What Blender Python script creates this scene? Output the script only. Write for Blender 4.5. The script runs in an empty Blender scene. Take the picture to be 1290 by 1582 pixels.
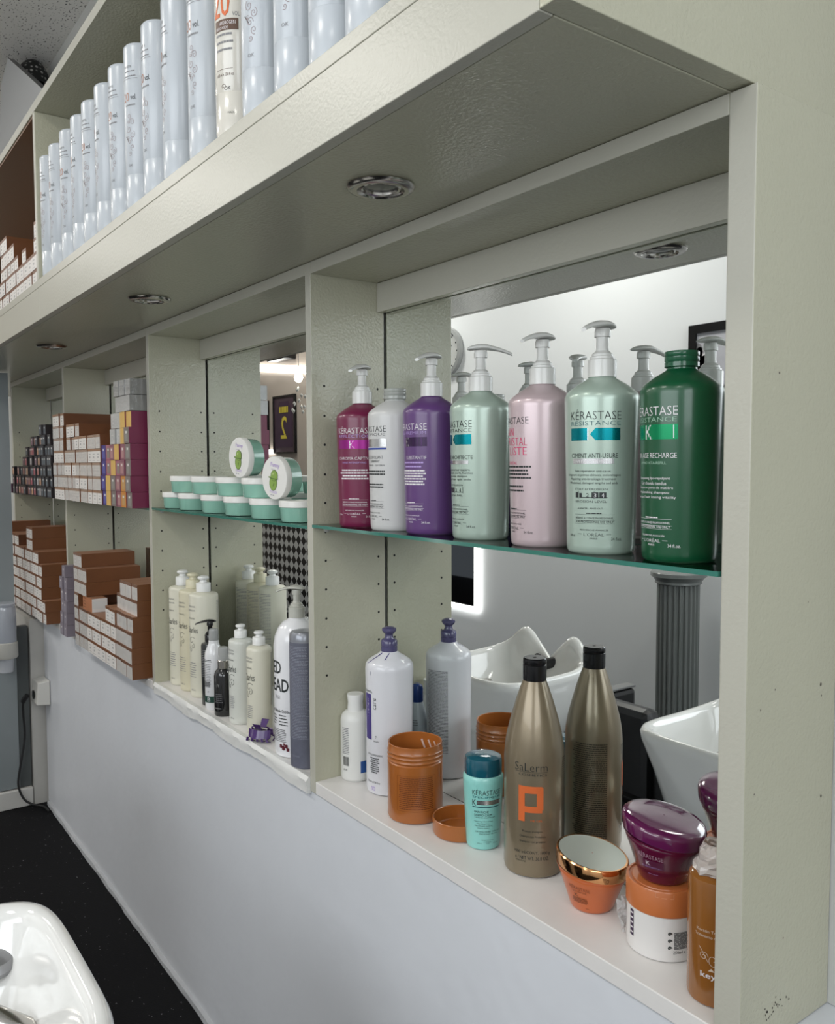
import bpy, bmesh, math, random
from math import sin, cos, pi, radians as R_, sqrt, atan2
from mathutils import Vector, Matrix
C = bpy.context.scene.collection
random.seed(7)

# ------------------------------------------------------------------ camera
sc = bpy.context.scene
cam = bpy.data.cameras.new('camera'); camo = bpy.data.objects.new('camera', cam); C.objects.link(camo)
yaw, pitch, roll = 0.9433, 0.0571, -0.0032
f = Vector((-sin(yaw)*cos(pitch), cos(yaw)*cos(pitch), -sin(pitch)))
r = f.cross(Vector((0, 0, 1))).normalized(); u = r.cross(f)
r2 = r*cos(roll)+u*sin(roll); u2 = -r*sin(roll)+u*cos(roll)
M = Matrix((r2, u2, -f)).transposed().to_4x4(); M.translation = Vector((1.59809, -0.88083, 0.69425))
camo.matrix_world = M
cam.sensor_fit = 'VERTICAL'; cam.sensor_height = 24.0; cam.lens = 24.0*1303.98/1582.0
cam.clip_start = 0.02
sc.camera = camo
# ------------------------------------------------------------------ world, exposure
w = bpy.data.worlds.new('world'); sc.world = w; w.use_nodes = True
w.node_tree.nodes['Background'].inputs[0].default_value = (0.80, 0.88, 1.0, 1)
w.node_tree.nodes['Background'].inputs[1].default_value = .5
sc.view_settings.view_transform = 'Standard'; sc.view_settings.look = 'None'
sc.view_settings.gamma = 1.0; sc.view_settings.use_curve_mapping = False
sc.view_settings.exposure = 0.05
# ceiling lamps (x, y, watts): one area light in every ceiling panel
CEIL_Z = 2.72
PANELS = [(-6.4, -2.10, 24), (-4.2, -2.10, 28), (-2.1, -2.10, 27), (0.1, -2.10, 17), (2.1, -2.10, 12)]
def area(name, loc, rot, sx, sy, watt, col):
    l = bpy.data.lights.new(name, 'AREA'); l.shape = 'RECTANGLE'; l.size = sx; l.size_y = sy; l.energy = watt; l.color = col
    o = bpy.data.objects.new(name, l); C.objects.link(o); o.location = loc; o.rotation_euler = rot; return o
for px, py, pw in PANELS:
    area('ceiling_lamp_light', (px, py, CEIL_Z-0.035), (0, 0, 0), .56, .56, pw, (1.0, 0.97, 0.91))
area('daylight_fill', (3.18, -1.3, 1.28), (0, R_(90), 0), .92, 1.9, 24, (0.93, 0.96, 1.0))
area('daylight_fill', (1.1, -2.95, 1.28), (R_(90), 0, 0), 2.7, .92, 36, (0.93, 0.96, 1.0))  # added frontal fill behind the camera, set in an invented opening

# ------------------------------------------------------------------ materials
MATS = {}
def mat(name, col, rough=.5, metal=0, bump=0, bscale=100, coat=0, spec=.5, trans=0, emit=0, var=0, vscale=4, bdist=.001, alpha=1, ior=1.5):
    if name in MATS: return MATS[name]
    m = bpy.data.materials.new(name); m.use_nodes = True; nt = m.node_tree; b = nt.nodes['Principled BSDF']
    c = (col[0], col[1], col[2], 1)
    b.inputs['Base Color'].default_value = c; b.inputs['Roughness'].default_value = rough
    b.inputs['Metallic'].default_value = metal; b.inputs['Coat Weight'].default_value = coat
    b.inputs['Coat Roughness'].default_value = .08; b.inputs['Specular IOR Level'].default_value = spec
    b.inputs['Transmission Weight'].default_value = trans; b.inputs['Alpha'].default_value = alpha; b.inputs['IOR'].default_value = ior
    if emit: b.inputs['Emission Color'].default_value = c; b.inputs['Emission Strength'].default_value = emit
    tc = nt.nodes.new('ShaderNodeTexCoord')
    if var:
        n = nt.nodes.new('ShaderNodeTexNoise'); n.inputs['Scale'].default_value = vscale; n.inputs['Detail'].default_value = 5
        nt.links.new(tc.outputs['Object'], n.inputs['Vector'])
        mx = nt.nodes.new('ShaderNodeMix'); mx.data_type = 'RGBA'
        mx.inputs[6].default_value = tuple(x*(1-var) for x in col)+(1,); mx.inputs[7].default_value = tuple(min(1, x*(1+var)) for x in col)+(1,)
        nt.links.new(n.outputs['Fac'], mx.inputs[0]); nt.links.new(mx.outputs[2], b.inputs['Base Color'])
    if bump:
        n = nt.nodes.new('ShaderNodeTexNoise'); n.inputs['Scale'].default_value = bscale; n.inputs['Detail'].default_value = 2
        nt.links.new(tc.outputs['Object'], n.inputs['Vector'])
        bp = nt.nodes.new('ShaderNodeBump'); bp.inputs['Strength'].default_value = bump; bp.inputs['Distance'].default_value = bdist
        nt.links.new(n.outputs['Fac'], bp.inputs['Height']); nt.links.new(bp.outputs['Normal'], b.inputs['Normal'])
    MATS[name] = m; return m
cream = mat('cream_gloss_paint', (.47, .46, .355), .2, bump=.8, bscale=170, var=.05, vscale=3, bdist=.0012)
cream_lt = mat('cream_edge_paint', (.46, .45, .385), .34, bump=.4, bscale=170, bdist=.001)
ledgem = mat('white_ledge_paint', (.72, .70, .68), .32, bump=.2, bscale=40, var=.06, vscale=14)
dark = mat('dark_gap', (.01, .01, .01), .8)
halfm = mat('grey_blue_wall_paint', (.68, .70, .74), .38, bump=.6, bscale=14, var=.07, vscale=2.5, bdist=.003)
whitewall = mat('white_wall_paint', (.84, .86, .88), .6, bump=.2, bscale=60)
beige = mat('beige_light_tint', (.42, .36, .31), .6)  # beige puts the different light of the far end into the wall colour
mirrorm = mat('mirror_silvering', (.90, .93, .92), .0, metal=1)
chrome = mat('chrome', (.50, .48, .45), .2, metal=1)
blk = mat('black_plastic', (.006, .006, .007), .22)
blkm = mat('black_matte', (.012, .012, .013), .6)
wplast = mat('white_pump_plastic', (.70, .70, .67), .3, coat=.2)
wcap = mat('white_cap_plastic', (.76, .76, .74), .3, coat=.2)
def ink(n, c, metal=0, rough=.45): return mat('ink_'+n, c, rough, metal=metal)
iblk = ink('black', (.015, .02, .02)); iwht = ink('white', (.75, .72, .74)); igry = ink('grey', (.22, .22, .23))
iteal = ink('teal_foil', (.0, .22, .26), .8, .22); isil = ink('silver_foil', (.6, .6, .6), .9, .25)
iblue = ink('blue', (.02, .05, .28)); imag = ink('magenta_foil', (.30, .02, .22), .6, .3); ipnk = ink('pink', (.62, .06, .16))
idark = ink('dark_plum', (.03, .008, .05), .3, .3); iora = ink('orange', (.62, .13, .03)); ibrn = ink('brown', (.10, .05, .03))
ired = ink('rust', (.45, .16, .07)); igrn = ink('green_foil', (.0, .24, .09), .5, .25); ipur = ink('violet', (.06, .04, .2)); ilil = ink('lilac', (.42, .3, .62))
ilime = ink('lime', (.23, .36, .07)); ilimed = ink('dark_lime', (.08, .15, .03)); iyel = ink('yellow', (.62, .5, .05))

# ------------------------------------------------------------------ mesh builder
class MB:
    def __init__(s): s.v = []; s.f = []; s.m = []; s.s = []; s.mats = []
    def mi(s, m):
        if m not in s.mats: s.mats.append(m)
        return s.mats.index(m)
    def face(s, idx, m, sm=False): s.f.append(tuple(idx)); s.m.append(s.mi(m)); s.s.append(sm)
    def box(s, a, b, m, ms=None):
        (x0, y0, z0), (x1, y1, z1) = a, b; n = len(s.v)
        s.v += [(x0,y0,z0),(x1,y0,z0),(x1,y1,z0),(x0,y1,z0),(x0,y0,z1),(x1,y0,z1),(x1,y1,z1),(x0,y1,z1)]
        F = dict(b=(0,3,2,1), t=(4,5,6,7), f=(0,1,5,4), r=(1,2,6,5), k=(2,3,7,6), l=(3,0,4,7))
        for k, q in F.items(): s.face([n+i for i in q], (ms or {}).get(k, m))
        return s
    def quad(s, p, m):
        n = len(s.v); s.v += [tuple(q) for q in p]; s.face(range(n, n+len(p)), m); return s
    def lathe(s, prof, m, seg=48, c=(0,0,0), sx=1, sy=1, shear=None, cap=True, T=None):
        n = len(s.v)
        for (rr, z) in prof:
            for i in range(seg):
                a = 2*pi*i/seg; x, y = rr*cos(a)*sx, rr*sin(a)*sy; zz = z
                if shear: zz = shear(x, y, z)
                p = (c[0]+x, c[1]+y, c[2]+zz)
                if T: p = tuple(T @ Vector(p))
                s.v.append(p)
        k = len(prof)
        for j in range(k-1):
            mm = m[j] if isinstance(m, list) else m
            for i in range(seg):
                a = n+j*seg+i; b = n+j*seg+(i+1) % seg
                s.face((a, b, b+seg, a+seg), mm, True)
        if cap:
            s.face([n+i for i in range(seg)][::-1], m[0] if isinstance(m, list) else m)
            s.face([n+(k-1)*seg+i for i in range(seg)], m[-1] if isinstance(m, list) else m)
        return s
    def tube(s, pts, rad, m, seg=8, cap=True):
        n = len(s.v); pts = [Vector(p) for p in pts]; k = len(pts)
        rads = rad if isinstance(rad, list) else [rad]*k
        ref = None
        for j, p in enumerate(pts):
            t = (pts[min(j+1, k-1)]-pts[max(j-1, 0)]).normalized()
            if ref is None:
                ref = t.orthogonal().normalized()
            ref = (ref-t*ref.dot(t)).normalized(); bi = t.cross(ref)
            for i in range(seg):
                a = 2*pi*i/seg; q = p+(ref*cos(a)+bi*sin(a))*rads[j]; s.v.append(tuple(q))
        for j in range(k-1):
            for i in range(seg):
                a = n+j*seg+i; b = n+j*seg+(i+1) % seg; s.face((a, b, b+seg, a+seg), m, True)
        if cap:
            s.face([n+i for i in range(seg)][::-1], m); s.face([n+(k-1)*seg+i for i in range(seg)], m)
        return s
    def loft(s, rings, m, sm=True, cap=True, closed=True):
        n = len(s.v); k = len(rings[0])
        for rg in rings: s.v += [tuple(p) for p in rg]
        for j in range(len(rings)-1):
            for i in range(k if closed else k-1):
                a = n+j*k+i; b = n+j*k+(i+1) % k; s.face((a, b, b+k, a+k), m, sm)
        if cap:
            s.face([n+i for i in range(k)][::-1], m, False); s.face([n+(len(rings)-1)*k+i for i in range(k)], m, False)
        return s
    def xf(s, T, start=0):
        for i in range(start, len(s.v)): s.v[i] = tuple(T @ Vector(s.v[i]))
        return s
    def build(s, name, parent=None, bevel=0, ang=38, loc=None):
        me = bpy.data.meshes.new(name); me.from_pydata(s.v, [], s.f)
        for m in s.mats: me.materials.append(m)
        me.polygons.foreach_set('material_index', s.m); me.polygons.foreach_set('use_smooth', s.s)
        bm = bmesh.new(); bm.from_mesh(me)
        if any(s.s):
            for e in bm.edges:
                if len(e.link_faces) == 2:
                    try:
                        if e.calc_face_angle() > R_(ang): e.smooth = False
                    except ValueError: pass
        bm.to_mesh(me); bm.free(); me.update()
        o = bpy.data.objects.new(name, me); C.objects.link(o)
        if parent: o.parent = parent
        if loc: o.location = loc
        if bevel:
            b = o.modifiers.new('bevel', 'BEVEL'); b.width = bevel; b.segments = 2; b.limit_method = 'ANGLE'; b.angle_limit = R_(40)
        return o
def tag(o, label=None, cat=None, group=None, kind=None):
    if label: o['label'] = label
    if cat: o['category'] = cat
    if group: o['group'] = group
    if kind: o['kind'] = kind
    return o
def empty(name, loc, label, cat, group=None, rz=0):
    o = bpy.data.objects.new(name, None); C.objects.link(o); o.location = loc; o.rotation_euler = (0, 0, rz); o.empty_display_size = .02
    return tag(o, label, cat, group)
def dup(o, loc, label, rz=None, group=None, rot=None):
    def cp(q, par):
        c = q.copy(); C.objects.link(c); c.parent = par
        for ch in list(q.children): cp(ch, c)
        return c
    c = cp(o, None); c.location = loc
    if rz is not None: c.rotation_euler = (0, 0, rz)
    if rot: c.rotation_euler = rot
    c['label'] = label
    if group: c['group'] = group
    return c
ORD = ['lowest', 'second', 'third', 'fourth', 'fifth', 'sixth', 'seventh', 'eighth', 'ninth', 'tenth', 'eleventh', 'twelfth', 'thirteenth', 'fourteenth', 'fifteenth', 'sixteenth', 'seventeenth']
ORF = ['first']+ORD[1:]

# ------------------------------------------------------------------ lettering
TC = {}
def glyphs(t, thin=0.0):
    k = (t, thin)
    if k in TC: return TC[k]
    cu = bpy.data.curves.new('t', 'FONT'); cu.body = t; cu.size = 1; cu.resolution_u = 2; cu.offset = thin
    o = bpy.data.objects.new('t', cu); C.objects.link(o)
    dg = bpy.context.evaluated_depsgraph_get(); dg.update()
    me = bpy.data.meshes.new_from_object(o.evaluated_get(dg))
    vs = [(v.co.x, v.co.y) for v in me.vertices]; fs = [tuple(p.vertices) for p in me.polygons]
    bpy.data.objects.remove(o); bpy.data.curves.remove(cu); bpy.data.meshes.remove(me)
    if not vs: TC[k] = ([], []); return TC[k]
    x0 = min(v[0] for v in vs); x1 = max(v[0] for v in vs); y0 = min(v[1] for v in vs); y1 = max(v[1] for v in vs)
    vs = [((v[0]-x0)/(x1-x0), (v[1]-y0)/(y1-y0)) for v in vs]
    TC[k] = (vs, fs); return TC[k]
def put(mb, P, vs, fs, m, cut=0):
    """vs flat (s, z) points, fs faces; P maps (s, z) onto the surface"""
    if cut:
        bm = bmesh.new(); bv = [bm.verts.new((a, b, 0)) for a, b in vs]
        for q in fs:
            try: bm.faces.new([bv[i] for i in q])
            except ValueError: pass
        lo = min(a for a, b in vs); hi = max(a for a, b in vs); k = int((hi-lo)/cut)
        for i in range(1, k+1):
            bmesh.ops.bisect_plane(bm, geom=bm.verts[:]+bm.edges[:]+bm.faces[:], plane_co=(lo+(hi-lo)*i/(k+1), 0, 0), plane_no=(1, 0, 0))
        bm.verts.index_update(); vs = [(v.co.x, v.co.y) for v in bm.verts]; fs = [tuple(v.index for v in q.verts) for q in bm.faces]; bm.free()
    n = len(mb.v); mb.v += [tuple(P(a, b)) for a, b in vs]
    for q in fs: mb.face([n+i for i in q], m, False)
def text(mb, P, t, s, z, w, h, m, thin=0.0, cut=None, rot=False):
    """text centred at s with its foot at z, fitted to w x h; rot: reads upwards (w is its length along z)"""
    vs, fs = glyphs(t, thin)
    if rot: q = [(s+h/2-b*h, z+a*w) for a, b in vs]
    else: q = [(s-w/2+a*w, z+b*h) for a, b in vs]
    if cut is None: cut = .004 if h > .004 else 0
    put(mb, P, q, fs, m, cut)
def band(mb, P, s0, s1, z0, z1, m):
    k = max(1, int(abs(s1-s0)/.003)); vs = []; fs = []
    for i in range(k+1):
        a = s0+(s1-s0)*i/k; vs += [(a, z0), (a, z1)]
        if i: fs.append((2*i-2, 2*i, 2*i+1, 2*i-1))
    put(mb, P, vs, fs, m)
def poly(mb, P, pts, m): put(mb, P, pts, [tuple(range(len(pts)))], m, .003)
def stroke(mb, P, pts, wd, m):
    vs = []; fs = []
    for i, p in enumerate(pts):
        a = pts[max(0, i-1)]; b = pts[min(len(pts)-1, i+1)]; dx, dy = b[0]-a[0], b[1]-a[1]; L = sqrt(dx*dx+dy*dy) or 1
        vs += [(p[0]-dy/L*wd/2, p[1]+dx/L*wd/2), (p[0]+dy/L*wd/2, p[1]-dx/L*wd/2)]
        if i: fs.append((2*i-2, 2*i-1, 2*i+1, 2*i))
    put(mb, P, vs, fs, m)
def swirl(mb, P, cs, cz, r0, turns, wd, m, flip=1, sq=1, ph=0):
    n = int(14*turns); pts = []
    for i in range(n+1):
        t = i/n; a = ph+flip*2*pi*turns*t; rr = r0*(1-.85*t); pts.append((cs+rr*cos(a)*sq, cz+rr*sin(a)))
    stroke(mb, P, pts, wd, m)
def surf(rf, az, eps=.0005):
    """label coordinates on a body of revolution: rf radius or radius(z)"""
    g = rf if callable(rf) else (lambda z: rf)
    a0 = R_(az)
    def P(s, z):
        q = g(z); a = a0+s/q; return ((q+eps)*cos(a), (q+eps)*sin(a), z)
    return P
def interp(prof):
    def g(z):
        for (r0, z0), (r1, z1) in zip(prof, prof[1:]):
            if z0 <= z <= z1 and z1 > z0: return r0+(r1-r0)*(z-z0)/(z1-z0)
        return prof[-1][0]
    return g
def rnd_lines(mb, P, s0, s1, z0, z1, n, h, m, align='c', seed=1, fill=.75):
    """rows of fine print too small to read in the photograph"""
    rn = random.Random(seed)
    for i in range(n):
        z = z1-(z1-z0)*i/max(1, n-1); w = (s1-s0)*(fill+(1-fill)*rn.random())
        a = s0 if align == 'l' else (s0+s1)/2-w/2
        e = a+w
        while a < e-.001:
            q = min(e, a+.002+.006*rn.random()); band(mb, P, a, q, z, z+h, m); a = q+.0007
# ================================================================== the setting
D = 0.1899      # distance of the mirrors behind the shelf fronts
W = 1.0; T = 0.0242; H = 1.0964; ZT = 1.1216; OV = 0.3036; ZA = 1.2158; ZB = 1.2387; ZC = 1.7206; FL = -.912; DW = .2026
def st(name, mb, **k): return tag(mb.build(name, **k), kind='structure')
def floor_mat():
    m = mat('black_speckled_floor', (.006, .006, .007), .7, spec=.12, bump=.5, bscale=160, bdist=.001)
    nt = m.node_tree; b = nt.nodes['Principled BSDF']; tc = nt.nodes.new('ShaderNodeTexCoord')
    n = nt.nodes.new('ShaderNodeTexNoise'); n.inputs['Scale'].default_value = 95; n.inputs['Detail'].default_value = 3
    cr = nt.nodes.new('ShaderNodeValToRGB'); cr.color_ramp.elements[0].position = .70; cr.color_ramp.elements[0].color = (.005, .005, .006, 1)
    cr.color_ramp.elements[1].position = .78; cr.color_ramp.elements[1].color = (.25, .26, .27, 1)
    nt.links.new(tc.outputs['Object'], n.inputs['Vector']); nt.links.new(n.outputs['Fac'], cr.inputs[0]); nt.links.new(cr.outputs[0], b.inputs['Base Color']); return m
def ceil_mat():
    m = mat('fissured_ceiling_tile', (.5, .5, .49), .85, bump=.3, bscale=80, bdist=.002)
    nt = m.node_tree; b = nt.nodes['Principled BSDF']; tc = nt.nodes.new('ShaderNodeTexCoord')
    mp = nt.nodes.new('ShaderNodeMapping'); mp.inputs['Scale'].default_value = (1, 1.9, 1)
    n = nt.nodes.new('ShaderNodeTexNoise'); n.inputs['Scale'].default_value = 60; n.inputs['Detail'].default_value = 3
    cr = nt.nodes.new('ShaderNodeValToRGB'); cr.color_ramp.elements[0].position = .33; cr.color_ramp.elements[0].color = (.08, .08, .08, 1)
    cr.color_ramp.elements[1].position = .40; cr.color_ramp.elements[1].color = (.72, .71, .69, 1)
    nt.links.new(tc.outputs['Object'], mp.inputs[0]); nt.links.new(mp.outputs[0], n.inputs['Vector']); nt.links.new(n.outputs['Fac'], cr.inputs[0]); nt.links.new(cr.outputs[0], b.inputs['Base Color']); return m
def glass_mat():
    m = bpy.data.materials.new('clear_shelf_glass'); m.use_nodes = True; nt = m.node_tree; nt.nodes.clear()
    o = nt.nodes.new('ShaderNodeOutputMaterial'); mx = nt.nodes.new('ShaderNodeMixShader'); t = nt.nodes.new('ShaderNodeBsdfTransparent'); g = nt.nodes.new('ShaderNodeBsdfGlossy')
    t.inputs[0].default_value = (.80, .90, .86, 1); g.inputs['Roughness'].default_value = .01; fr = nt.nodes.new('ShaderNodeFresnel'); fr.inputs[0].default_value = 1.45
    nt.links.new(fr.outputs[0], mx.inputs[0]); nt.links.new(t.outputs[0], mx.inputs[1]); nt.links.new(g.outputs[0], mx.inputs[2]); nt.links.new(mx.outputs[0], o.inputs[0]); return m
MATS['shelf_glass'] = glass_mat()
XL, XR, YB = -8.6, 3.25, -3.0
st('floor', MB().box((XL, YB, FL-.05), (XR, .3, FL), floor_mat()))
st('ceiling', MB().box((XL, YB, CEIL_Z), (XR, .3, CEIL_Z+.05), ceil_mat()))
st('wall_back', MB().box((XL, DW, -.0276), (XR, DW+.1, CEIL_Z), mat('pale_wall_paint', (.55, .56, .54), .6, bump=.6, bscale=45, bdist=.002)))
st('wall_half', MB().box((-2.62, .004, FL), (XR, DW+.1, -.0286), halfm))
st('wall_half_pilaster', MB().box((-3.3, -.055, FL), (-2.64, DW+.1, -.0286), mat('worn_white_timber', (.50, .49, .46), .5, bump=.4, bscale=25, var=.12, vscale=6)))
wq = MB()
for a, b in (((-6.2, FL), (-.3, CEIL_Z)), ((2.5, FL), (XR, CEIL_Z)), ((-.3, FL), (2.5, .80)), ((-.3, 1.78), (2.5, CEIL_Z))): wq.box((a[0], YB-.1, a[1]), (b[0], YB, b[1]), whitewall)
st('wall_front', wq)
wf = MB()
for a, b in (((-.3, .80), (-.25, 1.78)), ((2.45, .80), (2.5, 1.78)), ((1.08, .80), (1.13, 1.78)), ((-.3, .80), (2.5, .84)), ((-.3, 1.74), (2.5, 1.78))): wf.box((a[0], YB-.08, a[1]), (b[0], YB-.03, b[1]), blkm)
wf.box((-.25, YB-.06, .84), (2.45, YB-.054, 1.74), MATS['shelf_glass'])
st('added_window_2', wf)  # unseen window, added to give the frontal fill light a source
st('wall_front_far', MB().box((XL, YB-.1, FL), (-6.2, YB, CEIL_Z), beige))
st('wall_left', MB().box((XL-.1, YB, FL), (XL, .3, CEIL_Z), beige))
wr = MB()
wr.box((XR, YB, FL), (XR+.1, -2.3, CEIL_Z), whitewall).box((XR, -.3, FL), (XR+.1, .3, CEIL_Z), whitewall)
wr.box((XR, -2.3, FL), (XR+.1, -.3, .80), whitewall).box((XR, -2.3, 1.78), (XR+.1, -.3, CEIL_Z), whitewall)
st('wall_right', wr)
wf = MB()
for a, b in (((XR+.02, -2.3, .80), (XR+.07, -2.25, 1.78)), ((XR+.02, -.35, .80), (XR+.07, -.3, 1.78)), ((XR+.02, -1.325, .80), (XR+.07, -1.275, 1.78)), ((XR+.02, -2.3, .80), (XR+.07, -.3, .84)), ((XR+.02, -2.3, 1.74), (XR+.07, -.3, 1.78))): wf.box(a, b, blkm)
wf.box((XR+.04, -2.25, .84), (XR+.046, -.35, 1.74), MATS['shelf_glass'])
st('window_1', wf)
# end partition beyond the half wall
gd = mat('dark_grey_door_paint', (.085, .095, .095), .5, var=.1, vscale=3)
st('door_1', MB().box((-2.70, -.215, FL+.09), (-2.66, -.06, -.06), gd).box((-2.70, -.215, FL+.09), (-2.655, -.112, 1.115), mat('grey_glass_panel', (.26, .29, .30), .2)))
st('baseboard_left', MB().box((-2.70, -.215, FL), (-2.638, -.058, FL+.085), mat('white_skirting', (.62, .61, .58), .45)), bevel=.004) if False else tag(MB().box((-2.70, -.215, FL), (-2.638, -.058, FL+.085), mat('white_skirting', (.62, .61, .58), .45)).build('baseboard_left', bevel=.004), kind='structure')
# old skirting and chipped plaster along the half wall
bb = MB(); rn = random.Random(3); xs = [-2.6+i*.05 for i in range(84)]
rg = [[(x, .004, FL), (x, -.006-.004*rn.random(), FL), (x, -.005-.003*rn.random(), FL+.012+.006*rn.random()), (x, .004, FL+.016+.008*rn.random())] for x in xs]
bb.loft(rg, mat('chipped_plaster', (.42, .43, .45), .8, bump=.8, bscale=90), sm=False); st('baseboard_right', bb)

# ================================================================== lower shelving
X1 = 0.0; X2 = -1.0430; X3 = -2.1117; X4 = -3.1867
HZ = [.231, .294, .357, .421, .484, .547, .610, .672, .736, .798, .862]
sh = empty('wall_shelving', (0, 0, 0), 'cream painted wall shelving with mirror backed bays above the grey half wall', 'shelving')
def divider(xr, name='divider', holes=True):
    mb = MB(); x0 = xr-T
    mb.box((x0, 0, -.0276), (xr, .1862, ZT-.0006), cream, dict(f=cream_lt))
    if holes:
        for y in (.031, .168):
            for z in HZ:
                n = len(mb.v); k = 10
                mb.v += [(xr+.0004, y+.0028*cos(2*pi*i/k), z+.0028*sin(2*pi*i/k)) for i in range(k)]; mb.face(range(n, n+k), dark)
    return mb.build(name, sh, bevel=.0012)
for x in (X1, X2, X3): divider(x)
divider(X4, 'end_panel')
ep = MB().box((W, 0, -.0276), (W+T+.012, DW-.001, ZT-.0006), cream, dict(f=cream_lt))
rn = random.Random(11)
for (yy, zz, q) in [(.165, .41, .0022), (.167, .395, .0012), (.172, .262, .0018), (.06, .42, .001), (.03, .40, .0012), (.09, .10, .001), (.13, .52, .0008), (.055, .8, .0015), (.02, .30, .001)]+[(.07+.022*rn.gauss(0, .5), .015+.013*rn.gauss(0, .5), .0008+.0006*rn.random()) for _ in range(22)]:
    n = len(ep.v); ep.v += [(W+T+.0124, yy+q*cos(2*pi*i/7), zz+q*1.2*sin(2*pi*i/7)) for i in range(7)]; ep.face(range(n, n+7), mat('paint_chip', (.10, .09, .075), .8))
ep.build('end_panel', sh, bevel=.0015)
bays = [(X1, W), (X2, X1-T), (X3, X2-T), (X4, X3-T)]
for a, b in bays:
    MB().box((a, 0, H), (b, .1862, ZT-.0006), cream, dict(f=cream_lt)).build('top_board', sh, bevel=.0010)
    MB().box((a+.0008, .1675, H-.0643), (b, .1855, H-.0006), cream, dict(f=cream_lt)).build('valance', sh, bevel=.0010)
    MB().box((a+.0002, 0, -.0276), (b-.0002, .1895, 0), ledgem).build('floor_board', sh, bevel=.0015)
# wrinkled white lining taped over the lip of the second bay
mb = MB(); rn = random.Random(5); n = 60; rg = []
for i in range(n+1):
    x = X2+(X1-T-X2)*i/n; w1 = .0025+.004*abs(sin(i*.45))*rn.random()+.002*rn.random(); dz = .004*sin(i*.31)+.003*rn.random()
    rg.append([(x, .014, .0004), (x, -.001-w1*.3, .003+.001*rn.random()), (x, -.003-w1, -.006), (x, -.003-w1*.6, -.018+dz), (x, -.001-w1, -.033+dz), (x, .003, -.034+dz), (x, .003, -.002)])
mb.loft(rg, mat('wrinkled_white_lining', (.74, .74, .72), .35, bump=.3, bscale=60), closed=True); mb.build('shelf_lining', sh)
for a, b in bays:
    MB().box((a+.0006, D, .0002), (b-.0006, D+.004, H-.0006), mirrorm, dict(b=dark, t=dark, k=dark)).build('mirror_panel', sh)

# ================================================================== overhead cabinet
oc = empty('overhead_cabinet', (0, -OV, ZT), 'cream painted overhead cabinet projecting above the mirrored shelving', 'cabinet')
def och(name, mb, bevel=.0012):
    mb.xf(Matrix.Translation((0, OV, -ZT))); return mb.build(name, oc, bevel=bevel)
XE = W+T+.005; XD = -1.088
och('fascia', MB().box((XD, -OV, ZT), (W, -OV+.019, ZA-.0008), cream_lt))
och('fascia', MB().box((-4.2, -OV, ZT), (XD-.0015, -OV+.019, ZA-.0008), cream_lt))
och('soffit_board', MB().box((-4.2, -OV+.0195, ZT+.0002), (W, .19, ZT+.016), cream))
och('shelf_board', MB().box((-4.2, -OV, ZA), (W, .10, ZB), cream_lt))
och('top_panel', MB().box((-4.2, -OV, ZC), (XE, .10, ZC+.026), cream, dict(f=cream_lt)))
och('end_panel', MB().box((W+.0005, -OV, ZT+.0012), (XE, DW-.001, ZC-.0005), cream))
brn = mat('box_reflection_brown', (.20, .105, .06), .35, bump=.3, bscale=100)  # brown colour stands in for boxes reflected in the glossy cream boards
och('back_panel', MB().box((XD, .10, ZA), (W, .112, ZC+.026), cream))
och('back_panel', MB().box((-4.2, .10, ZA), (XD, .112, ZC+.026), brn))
och('reflection_panel', MB().box((-4.2, -OV+.004, ZC-.006), (XD-T, .0995, ZC-.0002), brn))  # added sheet that carries the painted reflection under the top
dv = MB().box((XD-T, -OV, ZB), (XD, .0995, ZC-.0005), cream, dict(f=cream_lt))
n = len(dv.v); dv.v += [(XD+.0004, -.235+.0028*cos(i*.7), 1.655+.0028*sin(i*.7)) for i in range(9)]; dv.face(range(n, n+9), dark)
och('divider', dv)
for k, (xx, nm) in enumerate(((.491, 'nearest the right end of the soffit'), (-.588, 'in the middle, above the bay of green jars'), (-1.65, 'farthest left, above the stacked colour boxes'))):
    t = empty('downlight', (xx, -.146, ZT), 'chrome ringed recessed downlight switched off, '+nm, 'downlight', 'downlights in the cabinet soffit')
    tr = MB().lathe([(.052, 0), (.053, -.002), (.050, -.006), (.042, -.0085), (.037, -.008), (.034, -.004), (.033, .0)], chrome, c=(0, 0, 0), cap=False).build('trim_ring', t)
    MB().lathe([(.034, -.003), (.030, -.0065), (.027, -.005), (.026, -.001)], chrome, cap=False).build('inner_ring', tr)
    MB().lathe([(.0001, -.0035), (.012, -.0032), (.0262, -.0015)], mat('dull_lens', (.16, .16, .15), .15), cap=False).build('lens', t)
# glass shelves
glass = MATS['shelf_glass']; gedge = mat('green_glass_edge', (.03, .17, .13), .12, coat=.5)
names = ['holding the tall salon shampoo bottles', 'holding the pale green jars', 'holding stacked white and red boxes', 'holding dark coloured boxes at the far left']
for k, ((a, b), zz) in enumerate(zip(bays, (.5646, .5595, .556, .556))):
    gs = empty('glass_shelf', ((a+b)/2, .003, zz), 'green edged glass shelf '+names[k], 'glass shelf', 'glass shelves across the bays')
    hw = (b-a)/2-.002
    MB().box((-hw, -.006 if k == 0 else -.003, -.0065), (hw, .183, 0), gedge, dict(t=glass, b=glass)).build('pane', gs)
    for sx in (-1, 1):
        for yy in (.028, .165):
            q = MB(); n0 = 0
            q.lathe([(.0055, 0), (.0055, .008), (.0035, .010), (.0035, .013)], mat('clear_grey_plastic', (.45, .46, .44), .2), seg=14)
            q.xf(Matrix.Translation((sx*(hw+.0018), yy, -.0125)) @ Matrix.Rotation(-sx*pi/2, 4, 'Y'))
            q.build('shelf_peg', gs)
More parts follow.
